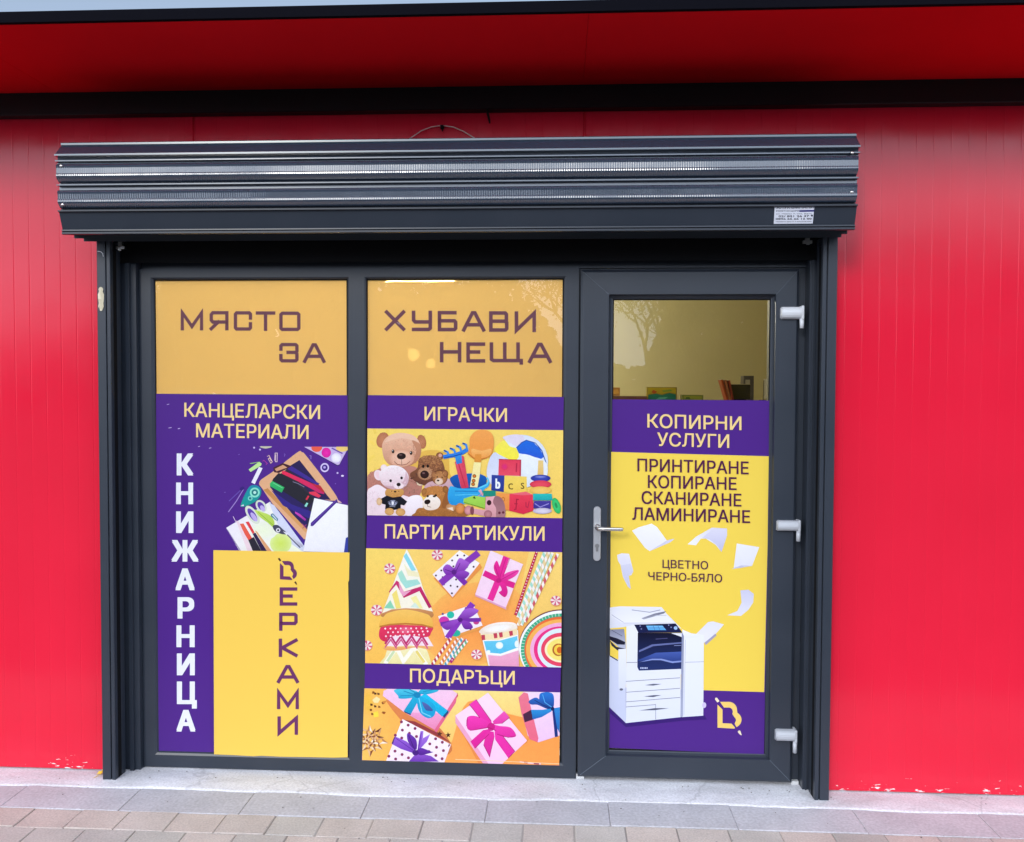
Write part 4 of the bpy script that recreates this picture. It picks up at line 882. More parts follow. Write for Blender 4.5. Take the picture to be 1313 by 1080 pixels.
a.T(0, 0, 1); a.poly([(465, 700), (725, 700), (725, 860), (465, 860)], 'FFE07A', 'FFB458', (500, 690, 620, 860)); a.poly([(600, 860), (725, 860), (725, 700), (680, 700), (660, 790)], 'FFC562', 'FFDC7C', (620, 840, 720, 720)); a.poly([(465, 700), (520, 700), (500, 860), (465, 860)], 'FFDD70', 'FFC258')
a.ell(610, 800, 70, 52, 'FF9E50', 'FFB85E', rot=-20)
a.T(464, 700, 6.75)
mint(a, 240, 196, 48, 10); mint(a, 652, 78, 48, 40); mint(a, 128, 556, 50, 20); mint(a, 44, 862, 46, 5)
# stacked party hats
a.blob([(260, 870), (520, 860), (600, 1010), (610, 1040), (180, 1040), (200, 960)], 'FBF2C0', 'F2E6A0'); a.stroke([(200, 1020), (300, 880), (360, 1000), (450, 880), (560, 1030)], 34, 'FFFBEA'); a.stroke([(220, 1000), (280, 910)], 22, 'CFE3B4'); a.stroke([(470, 910), (540, 1010)], 24, 'F2DC78')
a.blob([(190, 880), (330, 872), (470, 868), (560, 850), (600, 870), (590, 900), (470, 880), (330, 905), (220, 905)], 'F6C07A', 'EFA860')
a.poly([(215, 820), (240, 765), (560, 770), (620, 870), (420, 860), (220, 870)], 'FCE6EE')
for x in (250, 340, 430, 520): a.stroke([(x-50, 850), (x, 780), (x+50, 860)], 17, 'C42F70'); a.stroke([(x-50, 880), (x, 812), (x+50, 890)], 12, 'D8588C')
a.blob([(150, 790), (170, 700), (300, 685), (480, 690), (610, 700), (600, 750), (560, 790), (380, 775), (240, 790), (200, 830)], 'E83A62', 'D83058'); a.ell(380, 730, 70, 36, 'F06A8C', 'E83A62'); polka(a, [(190, 700), (600, 700), (560, 780), (200, 800)], 9, 3, 8, 'FFE4EC')
a.blob([(150, 690), (180, 610), (200, 560), (380, 540), (570, 560), (600, 620), (614, 700), (520, 680), (380, 672), (240, 680)], 'FCCB68', 'F6B850'); a.stroke([(152, 700), (240, 682), (380, 674), (520, 684), (612, 708)], 14, 'C8803A')
a.blob([(165, 600), (220, 560), (380, 535), (560, 545), (620, 590), (600, 622), (560, 590), (380, 552), (230, 580), (185, 615)], 'D89A64', 'BE7C48')
a.poly([(388, 30), (405, 60), (480, 210), (530, 370), (615, 570), (500, 545), (380, 540), (260, 550), (175, 585), (250, 390), (310, 230), (365, 80)], 'FFFBF0', 'FDF4DC')
a.poly([(360, 90), (385, 60), (470, 212), (430, 218)], '8FDCE8'); a.poly([(310, 240), (345, 210), (390, 300), (480, 290), (510, 330), (380, 370), (330, 300)], 'B0E4CC', 'A6E0D8'); a.poly([(360, 150), (410, 210), (490, 230), (500, 270), (400, 260)], 'F8EFC4')
a.poly([(232, 400), (300, 300), (318, 312), (365, 398), (510, 352), (605, 530), (580, 542), (498, 392), (362, 452), (298, 336), (240, 404)], 'D02E72', 'B8265E'); a.poly([(318, 318), (366, 400), (430, 385), (360, 440), (330, 400)], 'F0A8C8')
a.poly([(190, 540), (246, 470), (285, 545)], '8FD8B4'); a.poly([(260, 420), (300, 380), (340, 540), (296, 545)], 'F8E27A'); a.poly([(420, 450), (470, 430), (530, 545), (480, 540)], 'FAF0A6'); a.poly([(420, 530), (460, 490), (500, 540)], 'D6EADC')
# spotted box with purple bow
a.T(464, 700, 6.75)
bx1 = [(612, 248), (845, 40), (1020, 150), (785, 445)]
a.poly([(620, 280), (785, 460), (1040, 190), (1020, 150)], 'F0984C'); a.poly(bx1, 'FFFAFC', 'F4E4F0'); polka(a, bx1, 5, 5, 9, '4A3048')
a.stroke([(680, 325), (800, 225), (1010, 60)], 58, '8A3AB4'); a.stroke([(740, 180), (800, 230), (900, 330)], 46, '7C30AA'); a.blob([(700, 200), (740, 160), (790, 200), (790, 240), (730, 250)], 'A65CD0', '7A2EA6'); a.blob([(800, 220), (840, 110), (900, 130), (930, 160), (870, 230)], 'B46ADA', '7A2EA6'); a.blob([(810, 240), (880, 215), (930, 240), (880, 290)], '9A4CC6', '6E2A98'); a.ell(798, 228, 22, 22, '5C2284'); a.stroke([(720, 205), (780, 225)], 6, '5C2284'); a.stroke([(850, 150), (815, 220)], 6, '5C2284')
# dotted box
bx2 = [(668, 606), (930, 500), (1010, 690), (720, 800)]
a.T(464, 700, 6.75); a.poly([(700, 700), (720, 830), (1040, 720), (1010, 660)], 'F0A050'); bx2 = [(660, 610), (965, 505), (1045, 690), (725, 800)]
a.poly(bx2, 'FFF8FC', 'F6E8F4'); a.ell(768, 598, 32, 30, '2EC0A8'); a.ell(812, 756, 42, 30, '2EB49C'); a.ell(712, 646, 44, 36, 'D63CA8'); a.ell(960, 560, 30, 26, 'E05AB8'); a.ell(990, 660, 26, 22, 'C8418C'); a.dots([(700, 590), (830, 700), (900, 540), (940, 720), (780, 660)], 10, '6A4A8A')
a.stroke([(740, 800), (850, 640), (960, 500)], 52, '8A38B8'); a.stroke([(680, 680), (850, 645), (1030, 640)], 34, '7A30A8'); a.blob([(690, 690), (770, 650), (850, 640), (800, 690), (740, 730)], 'A454CE', '742AA0'); a.blob([(850, 640), (870, 570), (930, 540), (1010, 560), (940, 620)], 'AE66DA', '742AA0'); a.blob([(860, 650), (930, 660), (960, 710), (890, 720)], '9444C2', '662494'); a.ell(852, 642, 20, 18, '581E7E')
# straws bottom left
straw(a, 770, 800, 600, 1040, 26, 'C8384A', 7); straw(a, 830, 800, 670, 1040, 24, 'E07A48', 7); straw(a, 870, 800, 715, 1040, 26, '58A8C0', 7); straw(a, 905, 810, 765, 1010, 26, 'B8286E', 8, True)
a.T(590, 700, 6.75); straw(a, 60, 820, -60, 970, 26, '6AB48A', 5)
# pink box with ribbon
a.poly([(130, 425), (400, 560), (440, 460), (520, 200)], 'F6A65C'); pk = [(262, 40), (545, 160), (395, 535), (130, 420)]
a.poly(pk, 'FDE4F4', 'FBD4EC', (262, 40, 300, 520)); a.poly([(130, 420), (395, 535), (400, 552), (132, 436)], 'E4A4C4')
MG = 'F02C9C'; MD = 'C41E7C'
a.stroke([(400, 95), (330, 300), (260, 470)], 56, 'EE2E9A'); a.stroke([(205, 235), (330, 295), (470, 345)], 52, 'E4268E'); a.blob([(290, 180), (320, 130), (350, 220), (350, 290), (310, 250)], MG, 'DE2490'); a.blob([(350, 290), (400, 235), (505, 210), (480, 260), (400, 300)], 'F84CB0', 'E02892'); a.blob([(330, 310), (390, 330), (412, 400), (385, 445), (335, 405), (360, 380)], MG, 'D42086'); a.ell(335, 300, 24, 20, MD); a.stroke([(300, 170), (340, 285)], 6, MD); a.stroke([(500, 215), (360, 290)], 6, MD); a.stroke([(400, 95), (345, 270)], 5, MD); a.stroke([(432, 105), (370, 270)], 5, MD)
# straws, top right
straw(a, 662, 55, 478, 600, 24, 'C8264E', 22, True); straw(a, 735, 50, 500, 620, 30, 'A6E0CC', 11); straw(a, 770, 50, 500, 690, 26, 'F4D8A0', 10); straw(a, 845, 70, 560, 660, 26, 'D8606A', 9); straw(a, 800, 60, 530, 690, 24, 'BEE8D4', 10)
mint(a, 828, 474, 46, 25); mint(a, 142, 940, 46, 10)
# cup
a.poly([(180, 760), (500, 730), (510, 880), (505, 1060), (250, 1060)], 'FFFDF8', 'F6ECEC'); a.blob([(165, 740), (230, 690), (340, 662), (460, 665), (495, 700), (470, 735), (320, 760), (200, 765)], 'FFF8F0', 'F2DEC8'); a.ell(335, 712, 135, 34, 'FFFFFF', 'F8EADA', rot=-8)
a.poly([(175, 765), (330, 765), (492, 715), (498, 770), (330, 815), (195, 815)], 'FCE6B4')
for x in (200, 305, 352, 440): a.poly([(x-18, 772-(x-200)*.13), (x+14, 770-(x-200)*.15), (x+18, 815-(x-200)*.17), (x-10, 818-(x-200)*.15)], 'C8405A')
a.poly([(205, 825), (340, 822), (495, 780), (500, 880), (350, 935), (232, 925)], '6ED0F0', '5CC2E8'); a.ell(340, 862, 32, 30, 'FFFFFF', 'DDF4FC'); a.ell(490, 850, 18, 30, 'F2FBFF'); a.ell(245, 916, 16, 14, 'F2FBFF'); a.stroke([(232, 930), (350, 942), (502, 890)], 14, 'FFFFFF'); a.poly([(240, 945), (350, 955), (505, 905), (510, 1060), (260, 1060)], 'F4B2D0', 'EFA0C4')
# plates
a.ell(880, 880, 372, 330, '8C2A4E', '6A1C3C', n=60); a.ell(880, 890, 370, 330, 'FFFFFF', n=60); a.ell(870, 898, 345, 312, '3FAE86', n=60)
for k in range(70):
    t = rad(k*360/70); a.stroke([(870+318*math.cos(t), 898+288*math.sin(t)), (870+345*math.cos(t), 898+312*math.sin(t))], 7, 'BFE8D0')
for rx, ry, c, ox_ in ((312, 284, 'F26E3C', 0), (300, 262, 'FDB95C', 0), (268, 232, 'F8B4DC', 4), (232, 200, 'F03488', 0), (204, 184, 'E2F2FC', 4), (176, 146, 'EE4866', 6), (146, 112, 'FFF4C8', 8), (128, 96, 'FFE97A', 10)): a.ell(870+ox_, 898, rx, ry, c, n=56)
a.ell(850, 900, 52, 54, 'B8602C'); a.ell(854, 900, 42, 44, 'FBD24A'); a.ell(862, 902, 26, 28, 'D86A26')
a.build('picture', mps)

# gifts
CG = [(467.2, 882.8), (718.2, 888), (717, 981.6), (464.2, 974.8)]
a = Art(SY-.0004, clip=CG)
a.T(0, 0, 1); a.poly([(460, 880), (722, 880), (722, 985), (460, 985)], 'FFB058', 'FFA04E', (480, 880, 640, 985)); a.poly([(460, 880), (500, 880), (530, 985), (460, 985)], 'FFC860', 'FFB254', (460, 930, 530, 930)); a.blob([(570, 880), (600, 878), (670, 882), (690, 920), (650, 915), (600, 900), (575, 960), (560, 930)], 'FFE890', 'FFC868'); a.blob([(495, 898), (520, 910), (560, 930), (580, 960), (560, 968), (520, 930)], 'E88A50', 'D07846')
a.T(460, 880, 9.726)
a.ell(120, 200, 70, 160, 'F8C448', 'FFC25C')
for x, y in ((180, 80), (205, 92), (244, 95), (158, 230), (204, 250), (254, 256), (150, 296), (300, 210), (310, 330), (166, 346)): a.poly([(x-16+R.uniform(-4, 4), y-14), (x+14, y-12+R.uniform(-5, 5)), (x+18, y+12), (x-10, y+16)], R.choice(['6A3E22', '8A5226', '5A3420']))
a.poly([(170, 170), (220, 130), (270, 160), (240, 210), (190, 205)], 'FFE8A8'); a.poly([(290, 190), (350, 180), (320, 225)], 'D88A40'); a.poly([(180, 330), (240, 310), (250, 380), (190, 390)], 'FFE24A'); a.poly([(280, 330), (340, 320), (320, 352)], 'A85A28')
# teal ribbon box
a.poly([(300, 130), (960, 560), (1240, 120), (1230, 80), (900, 500)], 'C0505A'); a.poly([(310, 60), (420, 0), (1100, 0), (1230, 96), (945, 545), (560, 320), (300, 120)], 'FBD0EC', 'F6B8DC'); a.poly([(560, 320), (945, 545), (1070, 390), (1060, 340), (700, 330)], 'F2A4D0', 'F08CB8'); a.poly([(945, 545), (1230, 96), (1210, 210), (960, 590)], 'E8688E')
TQ, TD = '1CB8E0', '0E86B8'
a.poly([(560, 310), (690, 110), (760, 150), (650, 350)], '22B4DC', '1596C4'); a.poly([(1040, 380), (760, 130), (830, 90), (1130, 320)], '1CC4EC', '12AEDC'); a.poly([(560, 310), (650, 345), (648, 362), (575, 330)], '0A4A70'); a.poly([(1050, 372), (1115, 300), (1120, 330), (1065, 400)], '1A4A78')
a.blob([(440, 50), (560, 30), (720, 60), (740, 110), (640, 150), (510, 155), (490, 120)], '52CDE8', '1CA6D0'); a.blob([(740, 90), (800, 30), (960, 20), (990, 60), (860, 100)], '40C8E8', '14A0CC'); a.blob([(735, 140), (850, 160), (950, 250), (945, 360), (870, 400), (780, 350), (735, 260)], '1EB0E0', '159CD0'); a.blob([(790, 200), (860, 230), (925, 300), (880, 310), (830, 290)], '5A6AB0', '3A5A9E'); a.ell(728, 110, 46, 36, TD); a.stroke([(560, 60), (700, 108)], 10, TD); a.stroke([(520, 120), (690, 115)], 8, TD); a.stroke([(600, 20), (720, 90)], 10, TD); a.stroke([(800, 70), (950, 40)], 8, TD); a.stroke([(750, 150), (790, 330), (900, 380)], 12, '7ADCF4')
# spotted box
sb = [(545, 415), (1160, 730), (1080, 960), (330, 940)]
a.poly([(560, 420), (700, 440), (980, 580), (1170, 720)], '9A3A40'); a.poly([(545, 410), (1150, 728), (1060, 970), (330, 960)], 'FFF6FC', 'F6E6F4')
a.dots([(532, 446), (616, 486), (702, 528), (544, 548), (632, 588), (536, 646), (456, 612), (958, 656), (1042, 700), (886, 720), (970, 762), (1056, 804), (876, 816), (962, 864), (452, 810), (540, 852), (376, 874), (620, 894), (460, 908), (1040, 905), (720, 628), (700, 900)], 19, '8A2E5E'); a.poly([(1128, 720), (1142, 735), (1118, 760), (1112, 745)], '7A2A4A')
VP, VD = '7A42C0', '4E1E8A'
a.poly([(415, 700), (450, 625), (600, 690), (710, 800), (690, 840), (520, 780), (410, 720)], '9A62D8', '7238B4'); a.poly([(640, 920), (720, 830), (900, 870), (1000, 940), (620, 945)], '9258CE', '6A32AA'); a.blob([(605, 590), (660, 610), (720, 680), (720, 790), (660, 760), (610, 680)], '6E34B0', '53208E'); a.poly([(770, 560), (805, 560), (800, 640), (770, 740), (730, 820), (745, 700)], 'A06ADA', '7A40BE'); a.poly([(800, 650), (890, 600), (850, 690), (740, 810)], 'A874E0', '8048C4'); a.blob([(720, 810), (780, 770), (900, 815), (930, 822), (830, 850), (760, 860)], '6A30AA', '4E1E8A'); a.ell(708, 830, 40, 34, '46187C'); a.stroke([(450, 640), (700, 815)], 8, '5A2A9A'); a.stroke([(620, 610), (700, 800)], 8, '3C1470'); a.stroke([(780, 580), (740, 800)], 8, '5A2A9A'); a.poly([(410, 715), (440, 640), (455, 630), (425, 720)], '3C1470')
def star(cx, cy, r, c, n=5, q=.42, rot=0):
    a.poly([(cx+(r if i % 2 == 0 else r*q)*math.sin(rad(rot+180*i/n)), cy-(r if i % 2 == 0 else r*q)*math.cos(rad(rot+180*i/n))) for i in range(2*n)], c)
star(1008, 594, 40, '5E2E20', rot=8); star(1115, 610, 38, '4E2820', rot=-6)
# bronze bow
for k in range(22):
    t = rad(k*137.5); q = 20+k*6.2; cx0, cy0 = 150+q*math.cos(t), 670+q*1.05*math.sin(t); l = 70
    d = (math.cos(t+.2*math.sin(k)), math.sin(t+.2*math.sin(k))); e = (-d[1], d[0]); c1, c2 = R.choice([('F6D8B0', 'A06236'), ('FFEFD8', 'C48858'), ('D8A070', '6E3A22'), ('F0C090', '8A4A2C')])
    a.poly([(cx0-d[0]*30+e[0]*40, cy0-d[1]*30+e[1]*40), (cx0+d[0]*l, cy0+d[1]*l), (cx0, cy0)], c1); a.poly([(cx0-d[0]*30-e[0]*40, cy0-d[1]*30-e[1]*40), (cx0+d[0]*l, cy0+d[1]*l), (cx0, cy0)], c2)
# pink box, magenta ribbon
a.T(585, 880, 9.584)
a.poly([(0, 440), (430, 960), (860, 700), (890, 650), (480, 1000), (300, 1000)], 'F09048'); a.poly([(-10, 360), (390, 80), (870, 670), (560, 960), (400, 960)], 'FFE2F6', 'FBCBEC', (390, 80, 400, 960)); a.poly([(-10, 360), (400, 960), (330, 950), (-10, 450)], 'F0A8C8')
a.poly([(160, 225), (245, 160), (430, 420), (450, 520), (390, 500), (270, 370)], 'F63CB4', 'EC2AA4'); a.poly([(175, 680), (330, 540), (440, 520), (400, 590), (230, 770)], 'EE2CA6', 'DC2094'); a.poly([(470, 560), (560, 600), (720, 800), (640, 885), (480, 660)], 'F436AE', 'E628A0'); a.poly([(450, 430), (590, 305), (655, 385), (560, 460), (460, 470)], 'F85ABE', 'E83AA6')
a.blob([(140, 380), (250, 370), (400, 440), (430, 500), (300, 530), (170, 545), (128, 490)], 'F83CB8', 'E22A9E'); a.blob([(450, 480), (540, 490), (670, 510), (735, 610), (640, 630), (500, 590)], 'F640B4', 'E42AA0'); a.poly([(370, 550), (460, 560), (470, 620), (410, 870), (335, 720)], 'EE30A6', 'D82294'); a.ell(430, 500, 46, 50, 'D01E88')
for l in ([(160, 225), (290, 390)], [(245, 165), (430, 430)], [(128, 490), (140, 380)], [(170, 545), (400, 505)], [(230, 765), (400, 590)], [(335, 720), (410, 870), (462, 640)], [(640, 885), (720, 800), (570, 610)], [(655, 385), (560, 460)], [(500, 590), (640, 630), (730, 612)], [(380, 500), (490, 545)]): a.stroke(l, 7, 'A81668')
# pink box, blue ribbon
a.poly([(765, 140), (830, 70), (1290, 70), (1290, 600), (1010, 690), (880, 610)], 'F8DCF4', 'F2C8EC'); a.poly([(765, 140), (830, 75), (880, 90), (920, 270), (1010, 640), (1000, 690), (900, 650), (800, 330)], 'F07A92', 'EE6A86')
a.poly([(820, 345), (920, 290), (945, 410), (840, 445)], '4A2444'); a.poly([(920, 290), (1060, 290), (1180, 270), (1170, 310), (1050, 380), (940, 410)], '2E9AE0', '1A62B4'); a.poly([(1180, 290), (1220, 280), (1250, 620), (1212, 625)], '16307C'); a.poly([(1200, 270), (1290, 255), (1290, 610), (1240, 520)], '2F8CD8', '1E5CAE'); a.blob([(1020, 130), (1040, 85), (1140, 75), (1198, 120), (1190, 270), (1100, 250), (1030, 200)], '2A7CD8', '173E90'); a.blob([(890, 185), (980, 140), (1050, 190), (1160, 260), (1120, 280), (1000, 230), (920, 225)], '2E6CC4', '183A86'); a.stroke([(1060, 100), (1090, 200), (1180, 262)], 9, '5AB0F0'); a.stroke([(960, 170), (1060, 230), (1160, 270)], 8, '12265E'); a.ell(1184, 278, 22, 24, '101E58')
a.stroke([(780, 930), (900, 945), (1040, 955)], 16, 'F4C8D8'); a.poly([(830, 925), (880, 930), (876, 950), (834, 944)], 'B8406A'); a.poly([(950, 940), (1020, 946), (1016, 964), (954, 958)], 'A83860'); a.stroke([(-10, 900), (400, 915), (1280, 955)], 8, 'FFDCA8')
a.build('picture', mps)

# ------------------------------------------------------------------ glazed door
door = empty('glazed_door', ((0.09+0.964)/2, 0.0, 0.0), 'dark framed glazed door with a yellow and purple copying services poster and three pale hinges', 'door')
DT, DB = 0.503+EYE, -1.588+EYE
dz0, dz1 = -1.481+EYE, 0.3865+EYE
df = MB()
df.ring2((0.0905, 0.9645, DB, DT), (ex, gx, dz0, dz1), [(0, .055), (0, -.020), (.02, -.022), (.06, -.026), (.10, -.029), (.86, -.030), (.875, -.028), (.90, -.012), (.96, -.004), (1, -.001), (1, .055)])
df.build('door_frame', M['dark'], door)
sm_ = MB()                                        # weld seams at the mitred corners
for (xa, za, xb, zc) in ((.100, DB+.010, ex-.016, dz0-.014), (.955, DB+.010, gx+.014, dz0-.014), (.100, DT-.010, ex-.016, dz1+.014), (.955, DT-.010, gx+.014, dz1+.014)):
    sm_.tube([(xa, -.0296, za), (xb, -.0296, zc)], .0011, 5)
sm_.build('weld_seam', mat('seam_grey', (.10, .12, .15), .5), door)
gk = MB(); gk.ring2((ex, gx, dz0, dz1), (ex+.005, gx-.005, dz0+.005, dz1-.005), [(0, 0), (.3, -.0014), (1, -.0014), (1, .0005)]); gk.build('gasket', M['rubber'], door)
MB().add([(ex, 0, dz0), (gx, 0, dz0), (gx, 0, dz1), (ex, 0, dz1)], [(0, 1, 2, 3)]).build('glass_pane', M['glass'], door)
dp = Art(PY)
dp.poly([(785.2, 512.2), (986.4, 513.6), (984.6, 700), (979.6, 967.6), (781.4, 959)], PUR)
dpo = dp.build('poster', door); dpo['label'] = 'yellow and purple copying services poster with an office copier and flying sheets'
a = Art(PY-.0004)
YB = [(783.6, 579.6), (985.8, 585.2), (984.9, 640), (984.2, 700), (979.9, 887.6), (902, 885.2), (782, 881)]
a.poly(YB, 'FFDE5A')
a.T(780, 665, 6.405)
a.poly([(195, 100), (250, 72), (355, 42), (400, 70), (480, 180), (545, 165), (510, 195), (340, 268), (300, 240)], 'FFFFFF', 'F2F0FC'); a.poly([(340, 268), (480, 180), (545, 165), (510, 195)], 'DAD8EE')
a.poly([(650, 212), (720, 150), (850, 75), (975, 82), (975, 140), (930, 275), (880, 215), (800, 165), (760, 165), (720, 220)], 'FFFFFF', 'DDDCF4', (650, 212, 940, 160)); a.poly([(770, 160), (860, 85), (975, 90), (970, 150), (930, 275), (890, 215), (830, 170)], 'E6E4F6', 'C9C8EA')
a.poly([(1055, 205), (1240, 235), (1180, 390), (1030, 410)], 'F8F8FF', 'EEEEFA'); a.poly([(1010, 415), (1090, 385), (1180, 388), (1090, 405)], 'CDCCE4')
a.poly([(72, 300), (110, 285), (170, 290), (205, 430), (190, 465), (168, 470), (185, 580), (160, 560), (120, 480), (100, 380), (80, 350)], 'F2F0FF', 'D2D2EC'); a.poly([(100, 385), (185, 370), (205, 440), (168, 470), (185, 580), (130, 490)], 'DDDDF2', 'CBCBE6')
a.poly([(1085, 590), (1150, 585), (1195, 620), (1190, 690), (1150, 750), (1090, 800), (975, 795), (1060, 760), (1095, 690)], 'D6D6F0', 'EFEFFB')
a.poly([(720, 950), (820, 850), (860, 845), (950, 870), (880, 950), (790, 1020)], 'ECECFA', 'F4F2FC'); a.poly([(790, 1020), (880, 945), (890, 960), (800, 1040)], 'A9A6C4')
# copier
a.T(775, 770, 6.548)
a.poly([(40, 890), (180, 1030), (660, 975), (840, 965), (860, 1000), (660, 1010), (180, 1065), (40, 940)], '3A1C74')
a.poly([(40, 460), (120, 500), (180, 680), (180, 1030), (40, 895)], 'D9DFF6', 'CDD3EE'); a.poly([(185, 520), (640, 570), (640, 980), (180, 1030)], 'F0F2FE', 'E6EAFA'); a.poly([(185, 200), (285, 200), (285, 590), (650, 570), (650, 620), (185, 680)], 'F4F6FF', 'ECEFFC')
a.poly([(45, 60), (130, 50), (480, 56), (520, 110), (650, 240), (560, 200), (250, 205), (160, 225), (45, 235)], 'F2F2FC', 'E4E6F4'); a.poly([(45, 125), (150, 190), (600, 200), (520, 120), (300, 70), (45, 60)], 'EEEFFA', 'F8F8FF'); a.stroke([(60, 120), (160, 185)], 5, 'B4B6CE'); a.stroke([(160, 190), (590, 190)], 4, 'C2C4D8')
a.poly([(310, 150), (420, 110), (520, 90), (500, 110), (400, 140), (330, 160)], '6A6C80', 'A8AABC'); a.stroke([(230, 80), (380, 100), (470, 80)], 7, 'A6A8BC'); a.stroke([(420, 125), (520, 128)], 4, 'B8BACC')
a.poly([(45, 245), (165, 240), (180, 360), (180, 410), (130, 400), (45, 330)], '8C8FA8', 'C4C8DE'); a.poly([(45, 300), (110, 320), (175, 350), (170, 372), (110, 370), (45, 330)], '1E1E34'); a.poly([(45, 335), (100, 390), (180, 405), (110, 420), (60, 380)], '2A2A44'); a.poly([(45, 460), (112, 500), (112, 510), (45, 470)], '24243A'); a.stroke([(60, 250), (150, 300)], 5, '5A5C74')
a.poly([(118, 410), (182, 405), (185, 680), (175, 740), (118, 740)], 'F2F4FF', 'E2E6F8'); a.ell(142, 748, 15, 10, '6A6C80')
a.poly([(250, 204), (598, 194), (655, 270), (285, 272)], '14183E', '1C2250'); a.poly([(350, 212), (488, 212), (520, 250), (368, 250)], '7AC4F6', '5AAAE8'); a.stroke([(372, 231), (505, 231)], 3, '2E5AA0'); a.stroke([(410, 214), (424, 250)], 3, '2E5AA0'); a.stroke([(450, 214), (466, 250)], 3, '2E5AA0'); a.ell(598, 232, 15, 15, 'A8C8F4'); a.dots([(540, 208), (560, 226), (300, 215), (310, 240)], 6, '8A90C0')
a.poly([(280, 272), (655, 272), (650, 575), (290, 590), (276, 560)], '10122C', '24346E'); a.poly([(290, 420), (400, 370), (650, 350), (650, 362), (410, 384), (290, 436)], '6A74AC'); a.poly([(285, 500), (430, 440), (650, 430), (650, 510), (570, 520), (480, 495), (285, 510)], '4A62B4', '2A3E84'); a.poly([(290, 520), (400, 490), (480, 490), (570, 512), (650, 505), (650, 518), (570, 526), (470, 502), (400, 502)], '8C9CDC'); a.stroke([(430, 325), (530, 318)], 5, '5A5A8C'); a.stroke([(585, 380), (645, 378)], 5, '8C94C8')
for x in range(302, 356, 13): a.poly([(x, 562), (x+8, 561), (x+8, 575), (x, 576)], 'C8D0F4')
a.poly([(560, 275), (655, 310), (655, 275)], 'F0F2FE')
for x0, y0, x1, y1 in ((185, 522, 280, 520), (180, 680, 635, 650), (180, 772, 635, 738), (180, 852, 635, 815), (180, 895, 430, 875)): a.stroke([(x0, y0), (x1, y1)], 5, '8A8EA4')
a.stroke([(430, 870), (430, 1000)], 5, 'A2A6BC'); a.poly([(340, 712), (410, 700), (480, 702), (410, 716)], '6A6E84'); a.poly([(330, 806), (410, 796), (480, 795), (410, 812)], '5A5E74'); a.poly([(290, 925), (420, 905), (545, 905), (420, 922)], '5A5E74')
a.poly([(655, 240), (680, 270), (835, 290), (830, 968), (650, 980)], 'F6F8FF', 'E8ECFA'); a.poly([(650, 265), (668, 300), (660, 975), (638, 980)], '8E94B4', 'B0B6D0'); a.stroke([(680, 330), (668, 960)], 4, 'C4C8DC'); a.stroke([(675, 520), (835, 515)], 5, 'B4B8CE'); a.ell(838, 880, 17, 24, 'D8CCF2'); a.poly([(655, 245), (750, 285), (835, 300), (680, 320)], 'FFFFFF', 'F0F2FC')
a.build('picture', dpo, M['print'])
t = Art(PY-.0004-200*1.2e-5)
for s_, x0, y0, x1, y1, c in (('КОПИРНИ', 830, 548.4, 950.7, 551.8, 17.6), ('УСЛУГИ', 842.7, 572.0, 935, 574.6, 17.4)): t.text(s_, x0, y0, x1, y1, c, GOLD, .012)
for s_, x0, y0, x1, y1, c in (('ПРИНТИРАНЕ', 817.3, 604.4, 960, 608.4, 16.4), ('КОПИРАНЕ', 830.7, 625.7, 944.5, 628.6, 16.4), ('СКАНИРАНЕ', 822.7, 646.1, 950.7, 649.7, 16.4), ('ЛАМИНИРАНЕ', 810.7, 666.8, 961.8, 670.9, 16.4)): t.text(s_, x0, y0, x1, y1, c, INK, .011)
t.text('ЦВЕТНО', 849.5, 728.3, 908, 730.3, 10.6, INK, .008); t.text('ЧЕРНО-БЯЛО', 831.2, 743.9, 926, 747.1, 10.6, INK, .008)
t.build('lettering', dpo)
e = Art(PY-.0004); emblem(e, 905, 885, 12.7, 'FFDA78', 'FFEFD0'); e.build('emblem', dpo)
# handle
hp = at(765.6, 684, -0.034); hx = hp.x; hz0, hz1 = at(765.6, 719.5, -.034).z, at(765.6, 649.5, -.034).z; hw = 0.0150
bm = bmesh.new(); pts = []
for i in range(17): t_ = math.pi*i/16; pts.append((hx+hw*math.cos(t_), hz1-hw+hw*math.sin(t_)))
for i in range(17): t_ = math.pi+math.pi*i/16; pts.append((hx+hw*math.cos(t_), hz0+hw+hw*math.sin(t_)))
hb = MB(); n_ = len(pts)
k9 = [(hx+(x-hx)*.86, hz0+(hz1-hz0)*.5+(z-(hz0+hz1)*.5)*.985) for x, z in pts]
hb.add([(x, -.0298, z) for x, z in pts]+[(x, -.036, z) for x, z in pts]+[(x, -.0385, z) for x, z in k9], [(i, (i+1) % n_, n_+(i+1) % n_, n_+i) for i in range(n_)]+[(n_+i, n_+(i+1) % n_, 2*n_+(i+1) % n_, 2*n_+i) for i in range(n_)]+[tuple(range(2*n_, 3*n_))])
handle = hb.build('door_handle', M['alu'], door)
lz = at(768, 677.5, -.07).z; lx1 = at(799, 677.5, -.085).x
lv = MB(); lv.smooth = True
lv.tube([(hx+.001, -.038, lz), (hx+.001, -.062, lz), (hx+.003, -.076, lz), (hx+.012, -.085, lz), (hx+.03, -.0875, lz), (hx+.07, -.086, lz-.0006), (lx1-.004, -.083, lz-.001), (lx1, -.0825, lz-.001)], [.0100, .0095, .0092, .0088, .0084, .0080, .0078, .0062], 14)
lv.tube([(hx+.001, -.0384, lz), (hx+.001, -.043, lz)], .0125, 16); lv.build('lever', M['steel'], handle)
ky = MB(); kz = at(765.6, 702, -.04).z; ky.tube([(hx, -.0380, kz+.006), (hx, -.0405, kz+.006)], .0088, 16); ky.box(hx-.0048, hx+.0048, -.0402, -.0380, kz-.017, kz+.004, .0015); ky.build('lock_cylinder', mat('dull_cylinder', (.30, .30, .31), .4, .8), handle)
